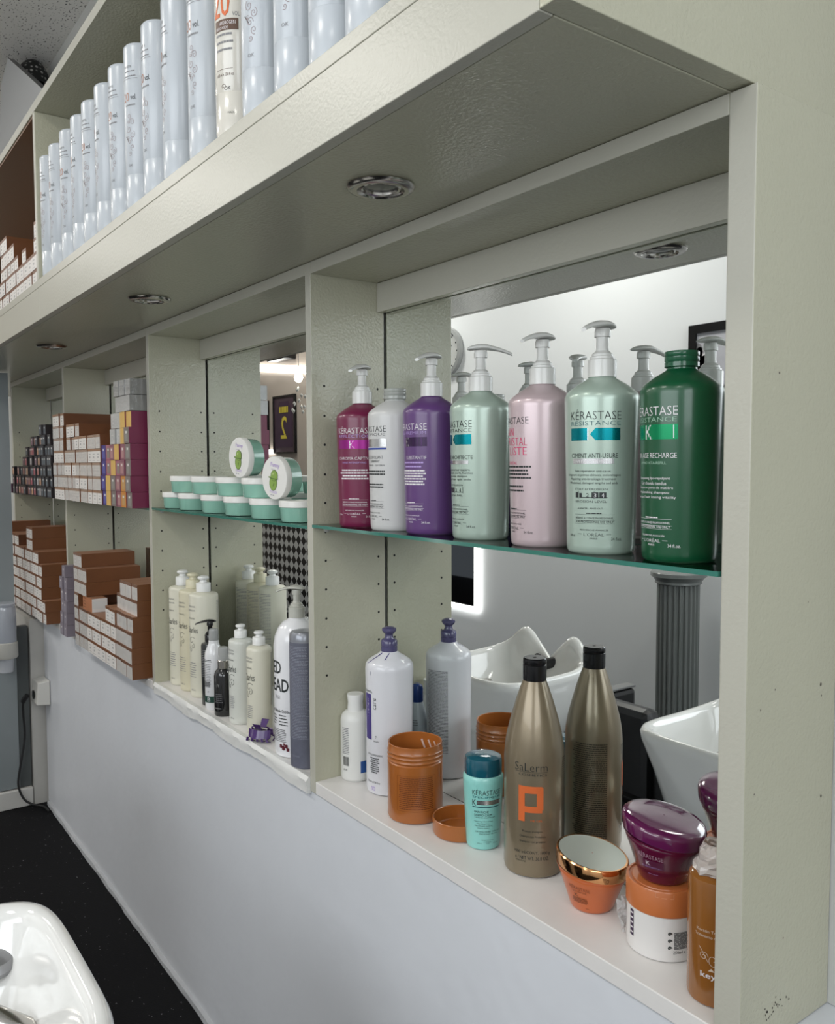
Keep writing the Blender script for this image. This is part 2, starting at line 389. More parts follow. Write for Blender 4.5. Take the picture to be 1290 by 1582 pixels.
# ================================================================== tall salon bottles on the glass shelf
def pump(parent, z0, az, kind='nozzle', m=None, s=1.0, rc=.0205):
    """collar, stem and actuator head of a lotion pump, standing on a bottle neck at z0"""
    m = m or wplast
    pc_ = MB().lathe([(rc, 0), (rc, .0245*s), (rc*.96, .0255*s), (rc*.90, .026*s)], m, c=(0, 0, z0), seg=40).build('pump', parent)
    MB().lathe([(rc*.86, .0262*s), (rc*.86, .029*s), (rc*.74, .030*s), (rc*.72, .0335*s), (rc*.58, .036*s), (rc*.46, .038*s), (rc*.44, .041*s), (.0088*s, .0415*s), (.0088*s, .064*s)], m, c=(0, 0, z0), seg=32, cap=False).build('pump_stem', pc_)
    hd = MB(); hd.lathe([(.0115*s, .058*s), (.0115*s, .066*s), (.0105*s, .070*s)], m, seg=28)
    rings = []
    for (x, zc, hw, hh) in [(-.0235, .0745, .002, .001), (-.022, .0745, .009, .003), (-.017, .0750, .0135, .005), (-.008, .0760, .0165, .0063), (.002, .0768, .0170, .0066), (.012, .0762, .0150, .0062), (.022, .0745, .0110, .0053), (.034, .0718, .0075, .0045), (.045, .0682, .0055, .0038), (.052, .0652, .0046, .0036), (.054, .0640, .0044, .0034)]:
        ring = []
        for i in range(20):
            a = 2*pi*i/20; yy = hw*cos(a); zz = hh*sin(a)
            zz = zz*(1 if zz > 0 else .55)
            ring.append((x*s, yy*s, (zc+zz-.0018)*s))
        rings.append(ring)
    hd.loft(rings, m); hd.xf(Matrix.Translation((0, 0, z0)) @ Matrix.Rotation(R_(az), 4, 'Z'))
    return hd.build('pump_head', pc_, ang=60)
KP = [(.0435, 0), (.0465, .0015), (.0482, .005), (.0488, .012), (.0535, .2180), (.0533, .2240), (.0515, .2295), (.0460, .2350), (.0350, .2430), (.0250, .2490), (.0195, .2525), (.0180, .2550), (.0180, .2600)]
KR = interp(KP)
K_ = .000246
def kb(x, y, name, label, bm_, az, spec, paz=None, cap=None, neck=None):
    t = empty(name, (x, y, .5647), label, 'bottle', 'tall salon bottles on the glass shelf')
    MB().lathe(KP, bm_, seg=72).build('bottle_body', t)
    if neck:      # open threaded neck without pump
        q = MB().lathe([(.0195, .250), (.0195, .2545), (.0205, .2550), (.0222, .2560), (.0222, .2615), (.0210, .2620), (.0222, .2640), (.0222, .2685), (.0212, .2690), (.0222, .2710), (.0224, .2745), (.0215, .2760), (.0195, .2760), (.0180, .2750), (.0175, .2600)], neck, seg=44, cap=False)
        q.build('threaded_neck', t)
    else: pump(t, .2535, paz)
    mb = MB(); P = surf(KR, az, .00035)
    spec(mb, P); mb.build('printed_label', t)
    return t
def kera(mb, P, ink_, sub, subw, s2=None):
    text(mb, P, 'K\u00c9RASTASE', 0, 775*K_, 313*K_, 60*K_, ink_, -.012); text(mb, P, sub, 0, 742*K_, subw, 24*K_, s2 or ink_, -.01)
def foot(mb, P, i_, ml='1000 ml'):
    rnd_lines(mb, P, -.014, .014, 236*K_, 236*K_, 1, .0015, i_)
    for zz in (197, 232): band(mb, P, -.030, .030, zz*K_-.0002, zz*K_+.0001, i_)
    band(mb, P, -.030, .030, 178*K_, 179*K_, i_)
    text(mb, P, 'R\u00c9SERV\u00c9 \u00c0 L\u2019USAGE PROFESSIONNEL', 0, 206*K_, .056, .0034, i_)
    text(mb, P, 'FOR PROFESSIONAL USE ONLY', 0, 183*K_, .056, .0034, i_)
    text(mb, P, 'RECHERCHE AVANC\u00c9E', 0, 138*K_, 168*K_, .0028, i_)
    text(mb, P, 'L\u2019OR\u00c9AL', 0, 107*K_, 118*K_, .0054, i_, -.01)
    for s_ in (-1, 1): band(mb, P, s_*.0175, s_*.0245, 117*K_, 119*K_, i_)
    text(mb, P, 'PARIS', 0, 88*K_, 45*K_, .0026, i_)
    text(mb, P, '34 fl.oz.', 133*K_, 84*K_, 66*K_, .0042, i_); text(mb, P, ml, -145*K_, 100*K_, 42*K_, .0036, i_)
def erosion(mb, P, i_, a, b):
    text(mb, P, '\u00c9TAT D\u2019\u00c9ROSION', -20*K_, 372*K_, 195*K_, 14*K_, i_)
    band(mb, P, -116*K_, -98*K_, 328*K_, 360*K_, i_); band(mb, P, (-90 if a else 0)*K_, 78*K_, 328*K_, 332*K_, i_)
    for j, d in enumerate('1234'):
        on = (j < 2) if a else (j >= 2)
        s_ = (-80+j*44)*K_
        if not on: band(mb, P, s_-.0048, s_+.0048, 326*K_, 360*K_, i_)
        text(mb, P, d, s_, 331*K_, .0042, 24*K_, i_ if on else isil)
    for s_ in ((-98, 2) if a else (-10, 76)):
        band(mb, P, s_*K_, (s_+3)*K_, 322*K_, 366*K_, i_)
    text(mb, P, 'EROSION LEVEL', -20*K_, 300*K_, 190*K_, 13*K_, i_)
def sp_ciment(mb, P):
    kera(mb, P, iblk, 'RESISTANCE', 308*K_, mat('ink_teal_dark', (.02, .10, .12), .4))
    band(mb, P, -156*K_, -38*K_, 657*K_, 727*K_, iteal); poly(mb, P, [(-22*K_, 692*K_), (10*K_, 657*K_), (151*K_, 657*K_), (151*K_, 727*K_), (10*K_, 727*K_)], iteal)
    band(mb, P, -38*K_, -31*K_, 657*K_, 727*K_, isil)
    text(mb, P, 'CIMENT ANTI-USURE', -6*K_, 557*K_, 286*K_, 26*K_, iblk)
    band(mb, P, -138*K_, 114*K_, 523*K_, 553*K_, isil); text(mb, P, 'VITA-CIMENT', -12*K_, 530*K_, 200*K_, 16*K_, iwht)
    for i, (tt, w_) in enumerate((('Soin r\u00e9parateur anti-casse', 218), ('Longueurs et pointes ab\u00eem\u00e9es, endommag\u00e9es', 340), ('Repairing anti-breakage treatment', 284), ('Weakened, damaged lengths and ends', 306))):
        text(mb, P, tt, -14*K_, (472-i*23)*K_, w_*K_, 17*K_, iblk)
    erosion(mb, P, iblk, True, False); text(mb, P, '\u00c0 RINCER - RINSE-OUT', -24*K_, 262*K_, 152*K_, 12*K_, iblk)
    foot(mb, P, iblk)
def sp_arch(mb, P):
    kera(mb, P, iblk, 'RESISTANCE', 308*K_)
    band(mb, P, -156*K_, -38*K_, 657*K_, 727*K_, iteal); poly(mb, P, [(-22*K_, 692*K_), (10*K_, 657*K_), (151*K_, 657*K_), (151*K_, 727*K_), (10*K_, 727*K_)], iteal)
    text(mb, P, 'FORCE ARCHITECTE', -2*K_, 557*K_, 320*K_, 26*K_, iblk); band(mb, P, -120*K_, 125*K_, 523*K_, 548*K_, isil)
    for i, (tt, w_) in enumerate((('Soin reconstructeur mati\u00e8re', 290), ('Cheveux cassants, sourds, fourchus', 330), ('Reconstructing shampoo', 250), ('Damaged hair, split ends', 300))):
        text(mb, P, tt, -10*K_, (476-i*23)*K_, w_*K_, 17*K_, iblk)
    erosion(mb, P, iblk, False, True); foot(mb, P, iblk)
def sp_magenta(mb, P):
    kera(mb, P, iwht, 'REFLECTION', 300*K_, ilil)
    band(mb, P, -156*K_, 156*K_, 650*K_, 722*K_, imag); text(mb, P, 'K', -8*K_, 655*K_, 48*K_, 62*K_, isil)
    text(mb, P, 'CHROMA CAPTIVE', 0, 560*K_, 300*K_, 25*K_, iwht, -.01); text(mb, P, 'SHINE INTENSIFYING', 0, 530*K_, 220*K_, 14*K_, ilil)
    rnd_lines(mb, P, -.036, .036, 400*K_, 470*K_, 4, .0028, iwht, seed=3); foot(mb, P, iwht)
def sp_white(mb, P):
    kera(mb, P, iblk, 'SPECIFIQUE', 300*K_)
    band(mb, P, -156*K_, 156*K_, 660*K_, 722*K_, isil); band(mb, P, -156*K_, 156*K_, 638*K_, 652*K_, iblue)
    text(mb, P, 'GOMMAGE EXFOLIANT', -10*K_, 565*K_, 270*K_, 24*K_, iblk, -.01); text(mb, P, 'PURIFIANT', 40*K_, 538*K_, 110*K_, 18*K_, iblk)
    text(mb, P, 'MENTHOL - GLYCEROL', 40*K_, 510*K_, 200*K_, 12*K_, iblk)
    rnd_lines(mb, P, -.038, .042, 440*K_, 462*K_, 2, .0030, iblk, seed=4); rnd_lines(mb, P, -.025, .035, 340*K_, 360*K_, 2, .0026, iblk, seed=9); foot(mb, P, iblk)
def sp_purple(mb, P):
    kera(mb, P, iwht, 'AGE PREMIUM', 300*K_, ilil)
    band(mb, P, -40*K_, 156*K_, 655*K_, 722*K_, idark); text(mb, P, 'K', 28*K_-.012, 655*K_, 44*K_, 66*K_, isil)
    for s_ in (40, 75, 110): band(mb, P, s_*K_, (s_+10)*K_, 656*K_, 721*K_, mat('ink_plum_sheen', (.06, .02, .09), .25, metal=.5))
    text(mb, P, 'SUBSTANTIF', 55*K_, 560*K_, 190*K_, 24*K_, iwht, -.01); rnd_lines(mb, P, -.02, .032, 500*K_, 530*K_, 2, .0026, ilil, seed=6)
    rnd_lines(mb, P, -.026, .036, 370*K_, 470*K_, 6, .0026, iwht, seed=5); foot(mb, P, iwht)
def sp_pink(mb, P):
    text(mb, P, 'K\u00c9RASTASE', 0, 775*K_, 300*K_, 54*K_, iblk, -.012)
    text(mb, P, 'BAIN', -.01, 702*K_, 130*K_, 48*K_, ipnk); text(mb, P, 'CRIS', -.010, 640*K_, 150*K_, 50*K_, ipnk, -.01); text(mb, P, 'TAL', .022, 640*K_-.0002, 95*K_, 50*K_, ipnk, -.01); text(mb, P, 'LISTE', .012, 578*K_, 170*K_, 52*K_, ipnk, -.01)
    text(mb, P, 'CRISTAL', .0, 520*K_, 110*K_, 18*K_, ipnk); rnd_lines(mb, P, -.030, .040, 430*K_, 500*K_, 4, .0028, iblk, seed=15); rnd_lines(mb, P, -.020, .030, 350*K_, 376*K_, 2, .0026, iblk, seed=16); foot(mb, P, iblk)
def sp_green(mb, P):
    kera(mb, P, iwht, 'RESISTANCE', 300*K_, ink('pale_green', (.32, .5, .38)))
    band(mb, P, -156*K_, 156*K_, 650*K_, 728*K_, igrn); text(mb, P, 'K', -14*K_, 652*K_, 50*K_, 74*K_, iwht, .01); band(mb, P, 132*K_, 137*K_, 655*K_, 724*K_, iwht)
    text(mb, P, 'BAIN AGE RECHARGE', 0, 552*K_, 300*K_, 28*K_, iwht, -.006); text(mb, P, 'AMINO VITA-REFILL', 0, 520*K_, 190*K_, 15*K_, ink('pale_green', (.32, .5, .38)))
    for i, (tt, w_) in enumerate((('Shampooing lipo-repulpant', 230), ('Cuir chevelu tendus', 190), ('Cheveux en perte de mati\u00e8re', 260), ('Replenishing shampoo', 220), ('Skin and hair losing vitality', 290))):
        text(mb, P, tt, 0, (436-i*25)*K_, w_*K_, 18*K_, iwht)
    foot(mb, P, iwht)
kb(.110, .058, 'pump_bottle', 'magenta pump bottle with white print at the left end of the glass shelf', mat('magenta_satin', (.15, .009, .050), .34, coat=.2), -54, sp_magenta, -58)
kb(.225, .061, 'open_bottle', 'white bottle without its pump, silver band and thin blue stripe', mat('white_satin', (.55, .55, .54), .36, coat=.2), -95, sp_white, neck=mat('clear_ribbed_plastic', (.52, .54, .50), .18, trans=.35))
kb(.338, .066, 'pump_bottle', 'violet purple pump bottle with dark K band on the glass shelf', mat('violet_satin', (.105, .043, .165), .32, coat=.2), -88, sp_purple, -66)
kb(.474, .070, 'pump_bottle', 'silvery mint pump bottle whose nozzle points right along the mirror', mat('mint_pearl_satin', (.40, .50, .43), .30, metal=.25, coat=.2), -98, sp_arch, 52)
kb(.627, .068, 'pump_bottle', 'pale pink pump bottle with large raspberry red lettering', mat('pink_pearl_satin', (.55, .44, .46), .30, metal=.25, coat=.2), -107, sp_pink, -79)
kb(.757, .061, 'pump_bottle', 'mint green pump bottle with full teal foil band turned to the viewer', MATS['mint_pearl_satin'], -60, sp_ciment, -77)
kb(.893, .063, 'open_bottle', 'dark emerald green bottle without pump at the right end post', mat('emerald_satin', (.003, .070, .026), .30, coat=.3), -99, sp_green, neck=mat('green_ribbed_plastic', (.02, .12, .06), .2, trans=.2))

# ================================================================== lower right bay
def simple(name, cat, x, y, z, label, parts, group=None, rz=0):
    t = empty(name, (x, y, z), label, cat, group, rz)
    for nm, mb in parts: mb.build(nm, t)
    return t
# small white bottle
p = [(.029, 0), (.032, .003), (.033, .008), (.033, .132), (.031, .142), (.024, .150), (.0185, .153)]
lb = MB(); P = surf(.033, -62); rnd_lines(lb, P, -.016, .003, .062, .118, 16, .0016, igry, 'l', 7, .9)
for i in range(16): band(lb, P, -.0145+i*.00105, -.0145+i*.00105+.0003+.0005*random.random(), .036, .056, iblk)
for s_ in (-.011, -.005): swirl(lb, P, s_, .026, .0022, .9, .0009, iblk)
band(lb, P, .028, .046, .020, .046, ink('cobalt', (.02, .08, .28)))
simple('white_bottle', 'bottle', .030, .0855, 0.0003, 'small plain white bottle with barcode in the left corner of the lower bay',
       [('bottle_body', MB().lathe(p, mat('milk_white_plastic', (.70, .70, .67), .35))), ('flip_cap', MB().lathe([(.0175, .152), (.0175, .158), (.0165, .170), (.0185, .186), (.0180, .1885)], wcap, seg=36)), ('printed_label', lb)])
# blue capped bottle hidden behind, seen in the mirror
lb = MB(); P = surf(.0275, 62); rnd_lines(lb, P, -.016, .016, .105, .115, 3, .0018, igry); band(lb, P, -.018, .018, .055, .085, iblue)
rn = random.Random(4)
for i in range(60):
    a, b = rn.uniform(-.017, .016), rn.uniform(.057, .082); band(lb, P, a, a+.0013, b, b+.0016, iwht)
simple('capped_bottle', 'bottle', .060, .1475, 0.0003, 'small dark blue capped bottle hidden behind the tall purple striped one, seen in the mirror',
       [('bottle_body', MB().lathe([(.025, 0), (.0275, .004), (.0275, .090), (.023, .115), (.0145, .148), (.0125, .154)], mat('blue_white_plastic', (.55, .60, .64), .3))), ('cap', MB().lathe([(.0130, .153), (.0140, .156), (.0140, .182), (.012, .190), (.006, .194)], mat('navy_cap', (.015, .05, .22), .25), seg=30)), ('printed_label', lb)])
# tall no yellow bottle
NP = [(.044, 0), (.0485, .003), (.0500, .009), (.0495, .12), (.0510, .262), (.0500, .272), (.0450, .279), (.0340, .2865), (.0230, .293), (.0165, .299)]
NR = interp(NP)
t = empty('shampoo_bottle', (.128, .110, .0003), 'tall white shampoo bottle with purple label strip and purple push cap', 'bottle')
MB().lathe(NP, mat('lilac_white_plastic', (.66, .66, .69), .3, coat=.3), seg=64).build('bottle_body', t)
pc = mat('purple_translucent_cap', (.11, .10, .22), .15, trans=.35)
MB().lathe([(.0175, .296), (.0175, .308), (.0165, .309), (.0175, .310), (.0175, .320), (.0150, .3235), (.0105, .325), (.0085, .330), (.0085, .336)], pc, seg=36).build('cap', t)
MB().lathe([(.0090, .334), (.0130, .338), (.0155, .342), (.0150, .3465), (.0090, .3495), (.003, .350)], pc, seg=30).build('push_button', t)
lb = MB(); P = surf(NR, -90)
band(lb, P, -.016, .006, .117, .214, ipur); text(lb, P, 'No yellow', -.005, .150, .055, .012, iwht, rot=True); text(lb, P, 'care', .016, .183, .024, .008, iblk, -.01, rot=True)
text(lb, P, 'fanola', -.004, .217, .026, .0062, iblk); swirl(lb, P, .018, .124, .0045, .8, .0007, iblk, sq=.6); text(lb, P, 'VEGAN', .018, .114, .014, .003, iblk)
text(lb, P, 'NO YELLOW SHAMPOO', .014, .084, .040, .0042, iblk); rnd_lines(lb, P, -.002, .030, .048, .078, 8, .0022, iblk, seed=12, fill=.5)
text(lb, P, '1000 ml e 33.8 fl.oz', .010, .026, .036, .0042, iblk); text(lb, P, 'no', .010, .010, .012, .009, ilil)
lb.build('printed_label', t); lb = MB(); P = surf(NR, 74); rnd_lines(lb, P, -.030, .024, .060, .240, 58, .0015, igry, 'l', 13, .93); band(lb, P, -.004, .022, .035, .062, idark)
lb.build('back_label', t)
# ink drips from the cap
q = MB(); P = surf(NR, -70, .0006)
stroke(q, P, [(-.004, .2965), (-.012, .289), (-.020, .282), (-.026, .277)], .0022, ipur); stroke(q, P, [(.012, .2965), (.012, .291), (.013, .286)], .002, ipur); stroke(q, P, [(-.012, .262), (-.0125, .254)], .0008, ipur)
q.build('purple_drips', t)
# open amber pot and its lid
amb = mat('amber_plastic', (.40, .125, .025), .28, trans=.12, coat=.3)
PP = [(.049, 0), (.0530, .002), (.0545, .007), (.0545, .112), (.0525, .114), (.0535, .116), (.0550, .118), (.0535, .120), (.0535, .124), (.0550, .126), (.0535, .128), (.0535, .132), (.0550, .134), (.0535, .136), (.0535, .1485), (.0525, .1495), (.0505, .1485), (.0500, .06), (.0480, .03), (.002, .028)]
lb = MB(); P = surf(.0545, -33, .0004); bri = ink('burnt_brown', (.16, .04, .01)); rnd_lines(lb, P, -.036, .036, .030, .090, 17, .0018, bri, seed=21, fill=.92)
for zz in (.026, .0945): band(lb, P, -.040, .040, zz, zz+.0005, bri)
for s_ in (-.040, .0395): band(lb, P, s_, s_+.0005, .026, .095, bri)
rs = MB()   # white product smears inside the rim
for i in range(4):
    P2 = (lambda s_, z: ((.0497)*cos(R_(100)+s_/.05), (.0497)*sin(R_(100)+s_/.05), z)); stroke(rs, P2, [(-.03+i*.016, .118), (-.026+i*.016, .128), (-.020+i*.015, .136)], .004, mat('cream_smear', (.6, .42, .36), .5))
simple('open_pot', 'pot', .268, .076, .0003, 'open amber orange plastic pot with screw threads and white smears inside', [('pot_body', MB().lathe(PP, amb, seg=72, cap=False)), ('printed_label', lb), ('product_smears', rs)])
simple('screw_lid', 'lid', .383, .098, .0003, 'amber orange screw lid lying upturned between the open pot and the aqua bottle', [('lid_shell', MB().lathe([(.046, 0), (.0505, .0015), (.0520, .005), (.0525, .030), (.0515, .031), (.0500, .030), (.0495, .006), (.047, .004), (.002, .0035)], amb, seg=64, cap=False))])
# aqua bottle
AP = [(.026, 0), (.0295, .002), (.0310, .006), (.0350, .09), (.0368, .122), (.0366, .130), (.034, .134)]
AR = interp(AP); lb = MB(); P = surf(AR, -29)
text(lb, P, 'K\u00c9RASTASE', 0, .103, .055, .0120, iblk, -.01); text(lb, P, 'SPECIFIQUE', 0, .0970, .054, .0042, iteal)
text(lb, P, 'K', -.0235, .0835, .0075, .0115, iblk); band(lb, P, -.0185, .027, .0855, .0935, isil); band(lb, P, -.027, .027, .0805, .0822, mat('ink_teal_dark', (.02, .10, .12), .4))
text(lb, P, 'BAIN RICHE', -.010, .0705, .026, .0042, iblk); text(lb, P, 'DERMO-CALM', -.007, .0645, .032, .0042, iblk); text(lb, P, '+ HUILE DE CALOPHYLLUM', -.004, .0610, .038, .0022, iblk)
for i, tt in enumerate(('Shampooing traitant apaisant', 'Hypoallerg\u00e9nique', 'Hypoallergenic soothing', 'treatment shampoo')): text(lb, P, tt, -.006, .0535-i*.0042, (.034, .024, .032, .022)[i], .0027, iblk)
text(lb, P, 'CUIR CHEVELU SENSIBLE - CHEVEUX SECS', .003, .0345, .048, .0024, iblk); text(lb, P, 'SENSITIVE SCALP - DRY HAIR', .003, .0305, .034, .0022, iblk)
text(lb, P, 'RECHERCHE AVANC\u00c9E', .002, .0195, .022, .0016, iblk); text(lb, P, 'L\u2019OR\u00c9AL', .002, .0155, .014, .0026, iblk); text(lb, P, 'PARIS', .002, .0128, .006, .0014, iblk); text(lb, P, '250 ml', -.013, .0130, .008, .0018, iblk); text(lb, P, '8.5 fl.oz.', .017, .0130, .009, .0018, iblk)
simple('shampoo_bottle', 'bottle', .447, .100, .0003, 'short aqua bottle with dark teal cap beside the gold bottle', [('bottle_body', MB().lathe(AP, mat('aqua_plastic', (.26, .60, .55), .3, coat=.3), seg=60)),
       ('cap', MB().lathe([(.0335, .1335), (.0340, .136), (.0340, .158), (.0325, .1640), (.025, .1675), (.010, .169), (.001, .1692)], mat('deep_teal_cap', (.008, .085, .125), .14, coat=.6), seg=56, cap=False)), ('printed_label', lb)])
# gold cone shouldered bottle
SP = [(.045, 0), (.0500, .003), (.0515, .010), (.0515, .195), (.0500, .215), (.0465, .236), (.0400, .262), (.0320, .290), (.0240, .314), (.0195, .326)]
SR = interp(SP); lb = MB(); P = surf(SR, -49)
text(lb, P, 'SaLerm', -.001, .1835, .056, .0135, iblk, -.012); band(lb, P, -.028, .027, .1815, .1822, iblk); text(lb, P, 'COSMETICS', .002, .1755, .048, .0038, iblk)
for a, b, c, d in ((-.022, -.011, .098, .158), (-.022, .018, .146, .158), (.009, .020, .118, .156), (-.022, .018, .1135, .124)): band(lb, P, a, b, c, d, iora)
text(lb, P, 'DE GEL', .009, .0985, .020, .0030, iora)
for i, tt in enumerate(('Protein shampoo', 'Champ\u00fa con Prote\u00ednas', 'Shampoo con proteine')): text(lb, P, tt, .002, .0790-i*.0088, (.034, .044, .044)[i], .0042, iblk)
text(lb, P, '1000 ml/CONT. 1000 g', .001, .0415, .062, .0062, iblk); text(lb, P, 'e / NET WT. 36.0 OZ.', .001, .0325, .058, .0062, iblk); text(lb, P, 'KERATINE', -.018, .0285, .018, .0024, iblk)
lb2 = MB(); P = surf(SR, 58); rnd_lines(lb2, P, -.034, .030, .030, .198, 46, .0018, mat('ink_brown_black', (.03, .022, .01), .5), 'l', 31, .9)
simple('shampoo_bottle', 'bottle', .563, .116, .0003, 'tall bronze gold bottle with cone shoulder, black cap and orange P', [('bottle_body', MB().lathe(SP, mat('bronze_gold_plastic', (.235, .19, .125), .30, metal=.45, coat=.3, bump=.05, bscale=900, bdist=.0003), seg=72)),
       ('flip_cap', MB().lathe([(.0198, .3255), (.0202, .329), (.0202, .352), (.0192, .353), (.0202, .3545), (.0198, .362), (.0180, .3640), (.003, .3640)], blk, seg=44, cap=False)), ('printed_label', lb), ('back_label', lb2)])
# slanted mask jars
def mask_jar(x, y, z, label, k, body, rim, lidm, dome, name='mask_jar', caz=-44, lab=None, topmat=None):
    """conical jar whose lid plane rises towards the viewer's left"""
    dx, dy = -.90, -.44
    def sh_(b0, amt):
        return lambda xx, yy, zz: zz+amt*(xx*dx+yy*dy)*max(0, min(1, (zz-b0)/.02))
    t = empty(name, (x, y, z), label, 'jar')
    MB().lathe([(.030*k, 0), (.0325*k, .0015), (.0345*k, .005), (.0480*k, .044), (.0525*k, .055), (.0530*k, .058), (.0520*k, .060)], body, seg=72, shear=sh_(.03, .10)).build('jar_body', t)
    MB().lathe([(.0520*k, .0595), (.0555*k, .0610), (.0560*k, .0640)], body, seg=72, shear=sh_(.03, .13), cap=False).build('jar_shoulder', t)
    if dome: lp = [(.0550*k, .0635), (.0570*k, .0655), (.0578*k, .0790), (.0570*k, .0825), (.0545*k, .0850), (.045*k, .0872), (.025*k, .0886), (.001, .0890)]
    else: lp = [(.0555*k, .0635), (.0565*k, .0655), (.0560*k, .0820), (.0545*k, .0838), (.052*k, .0836), (.045*k, .0828), (.001, .0826)]
    mm = lidm if dome else [rim]*4+[topmat]*2
    MB().lathe(lp, mm, seg=72, shear=sh_(.03, .16), cap=False).build('jar_lid', t)
    if lab:
        q = MB(); P0 = surf(interp([(.0345*k, .005), (.0480*k, .044), (.0525*k, .055)]), caz, .0007)
        P = lambda s_, zz: (lambda v_: (v_[0], v_[1], sh_(.03, .10)(v_[0], v_[1], v_[2])))(P0(s_, zz))
        lab(q, P); q.build('printed_label', t)
    return t
def lab_or(q, P):
    text(q, P, 'K\u00c9RASTASE', 0, .041, .034, .0075, bri, -.01); text(q, P, 'NUTRITIVE', -.001, .0365, .024, .0030, bri); text(q, P, 'K', -.006, .0295, .006, .0055, bri)
    rnd_lines(q, P, -.016, .012, .018, .026, 4, .0014, bri, seed=41); band(q, P, .006, .011, .009, .0098, bri)
def lab_mg(q, P):
    text(q, P, 'K\u00c9RASTASE', 0, .0415, .036, .0085, mat('ink_mauve_white', (.5, .32, .42), .4), -.012); band(q, P, -.012, .018, .0265, .0395, mat('ink_mauve_dark', (.09, .008, .04), .3)); text(q, P, 'K', -.004, .0315, .006, .006, iwht)
    text(q, P, 'CHROMATIQUE', .001, .0275, .030, .0022, ilil); text(q, P, 'MASQUE', .001, .0165, .014, .0016, ilil)
mask_jar(.711, .100, .0003, 'orange mask jar with mirror silver lid top and gold rim', 1.0, mat('orange_jar_plastic', (.55, .13, .035), .3, coat=.3), mat('copper_gold_rim', (.75, .38, .17), .12, metal=1), None, False, caz=-72, lab=lab_or, topmat=mat('silver_mirror_lid', (.60, .64, .58), .28, metal=.55))
# white jar with amber lid
lb = MB(); P = surf(.0505, -30)
band(lb, P, -.004, .030, .020, .044, ink('soft_grey', (.16, .16, .16)))
rn = random.Random(9)
for i in range(150):
    a, b = rn.uniform(-.0035, .0285), rn.uniform(.0205, .0430); band(lb, P, a, a+rn.uniform(.0006, .0018), b, b+.0005, ink('paper', (.6, .6, .58)))
text(lb, P, '250ml e', .004, .0135, .018, .0042, iblk); rnd_lines(lb, P, .016, .030, .0145, .0145, 1, .002, iblk)
for i in range(3): swirl(lb, P, -.010, .0415-i*.0100, .0034, 1.0, .0008, iblk); swirl(lb, P, -.010, .0415-i*.0100, .0022, 1.6, .0009, iblk)
lb2 = MB(); P = surf(.0505, -108); band(lb2, P, -.004, .004, .022, .060, idark)
for i in range(5): band(lb2, P, -.003, .003, .026+i*.007, .028+i*.007, iwht)
lr = MB().lathe([(.0508, .0635), (.0520, .0650), (.0520, .0990), (.0508, .1010), (.0480, .1012), (.0470, .0990), (.0440, .0985), (.0430, .1005), (.001, .1005)], mat('terracotta_orange_plastic', (.50, .15, .045), .32, coat=.2), seg=72, cap=False)
P = surf(.0520, -50, .0006); lt_ = MB()
for pts in ([(-.012, .0985), (-.012, .0930), (-.008, .0930)], [(-.004, .0925), (.003, .0925)], [(.008, .0925), (.0125, .0925), (.0125, .0985)]): stroke(lt_, P, pts, .0006, mat('lid_catch_edge', (.72, .38, .22), .3))
t = simple('mask_jar', 'jar', .846, .100, .0003, 'white straight jar with orange flip lid underneath the magenta jar', [('jar_body', MB().lathe([(.047, 0), (.0500, .0015), (.0505, .005), (.0505, .0640)], mat('warm_white_plastic', (.72, .70, .68), .35), seg=72)), ('lid', lr), ('lid_catch', lt_), ('printed_label', lb), ('side_label', lb2)])
mask_jar(.846, .100, .1010, 'shiny magenta plum jar stacked on the white and orange jar', 1.02, mat('plum_plastic', (.10, .004, .030), .22, coat=.6), None, mat('plum_gloss_lid', (.105, .010, .065), .10, coat=1, bump=.12, bscale=60, bdist=.001), True, caz=-74, lab=lab_mg)
# crumpled clear wrap between the jars
q = MB(); rn = random.Random(17); rg = []
for j in range(7):
    rg.append([(.793+.010*sin(i*1.3+j)*.6+.006*rn.random(), .066+.004*i+.004*rn.random()-j*.001, .002+j*.0085+.003*rn.random()) for i in range(6)])
q.loft(rg, mat('crumpled_clear_wrap', (.75, .74, .74), .15, trans=.6, alpha=.7), sm=False, cap=False, closed=False)
o = tag(q.build('plastic_wrap'), 'crumpled clear plastic wrap caught between the orange jar and the white jar', 'wrap')
so = o.modifiers.new('solid', 'SOLIDIFY'); so.thickness = .0003
# amber bottle with wrapped top
lb = MB(); P = surf(.0360, -64); wi = mat('ink_warm_white', (.62, .50, .40), .5)
text(lb, P, 'Keratin Treatment', .002, .0985, .044, .0036, wi); text(lb, P, 'Tratamiento con Keratina', .002, .0915, .048, .0038, wi)
swirl(lb, P, -.010, .067, .006, 1.5, .0006, wi); swirl(lb, P, .002, .064, .010, 1.2, .0006, wi, -1, .8); swirl(lb, P, .012, .063, .007, 1.6, .0006, wi); stroke(lb, P, [(-.016, .078), (-.010, .070), (-.004, .060)], .0006, wi)
text(lb, P, 'keyra', .002, .0370, .032, .0095, iwht, .012); poly(lb, P, [(-.004, .049), (.004, .049), (.0, .0530)], wi)
wr_ = MB(); rn = random.Random(23); rg = []
for j in range(9):
    zz = .166+j*.0045; rr = .029-.0016*j
    rg.append([((rr*(1+.18*rn.uniform(-1, 1)))*cos(2*pi*i/18), (rr*(1+.18*rn.uniform(-1, 1)))*sin(2*pi*i/18), zz+.002*rn.random()) for i in range(18)])
wr_.loft(rg, mat('shiny_crumpled_foil_wrap', (.80, .74, .70), .14, trans=.45), sm=False, cap=False)
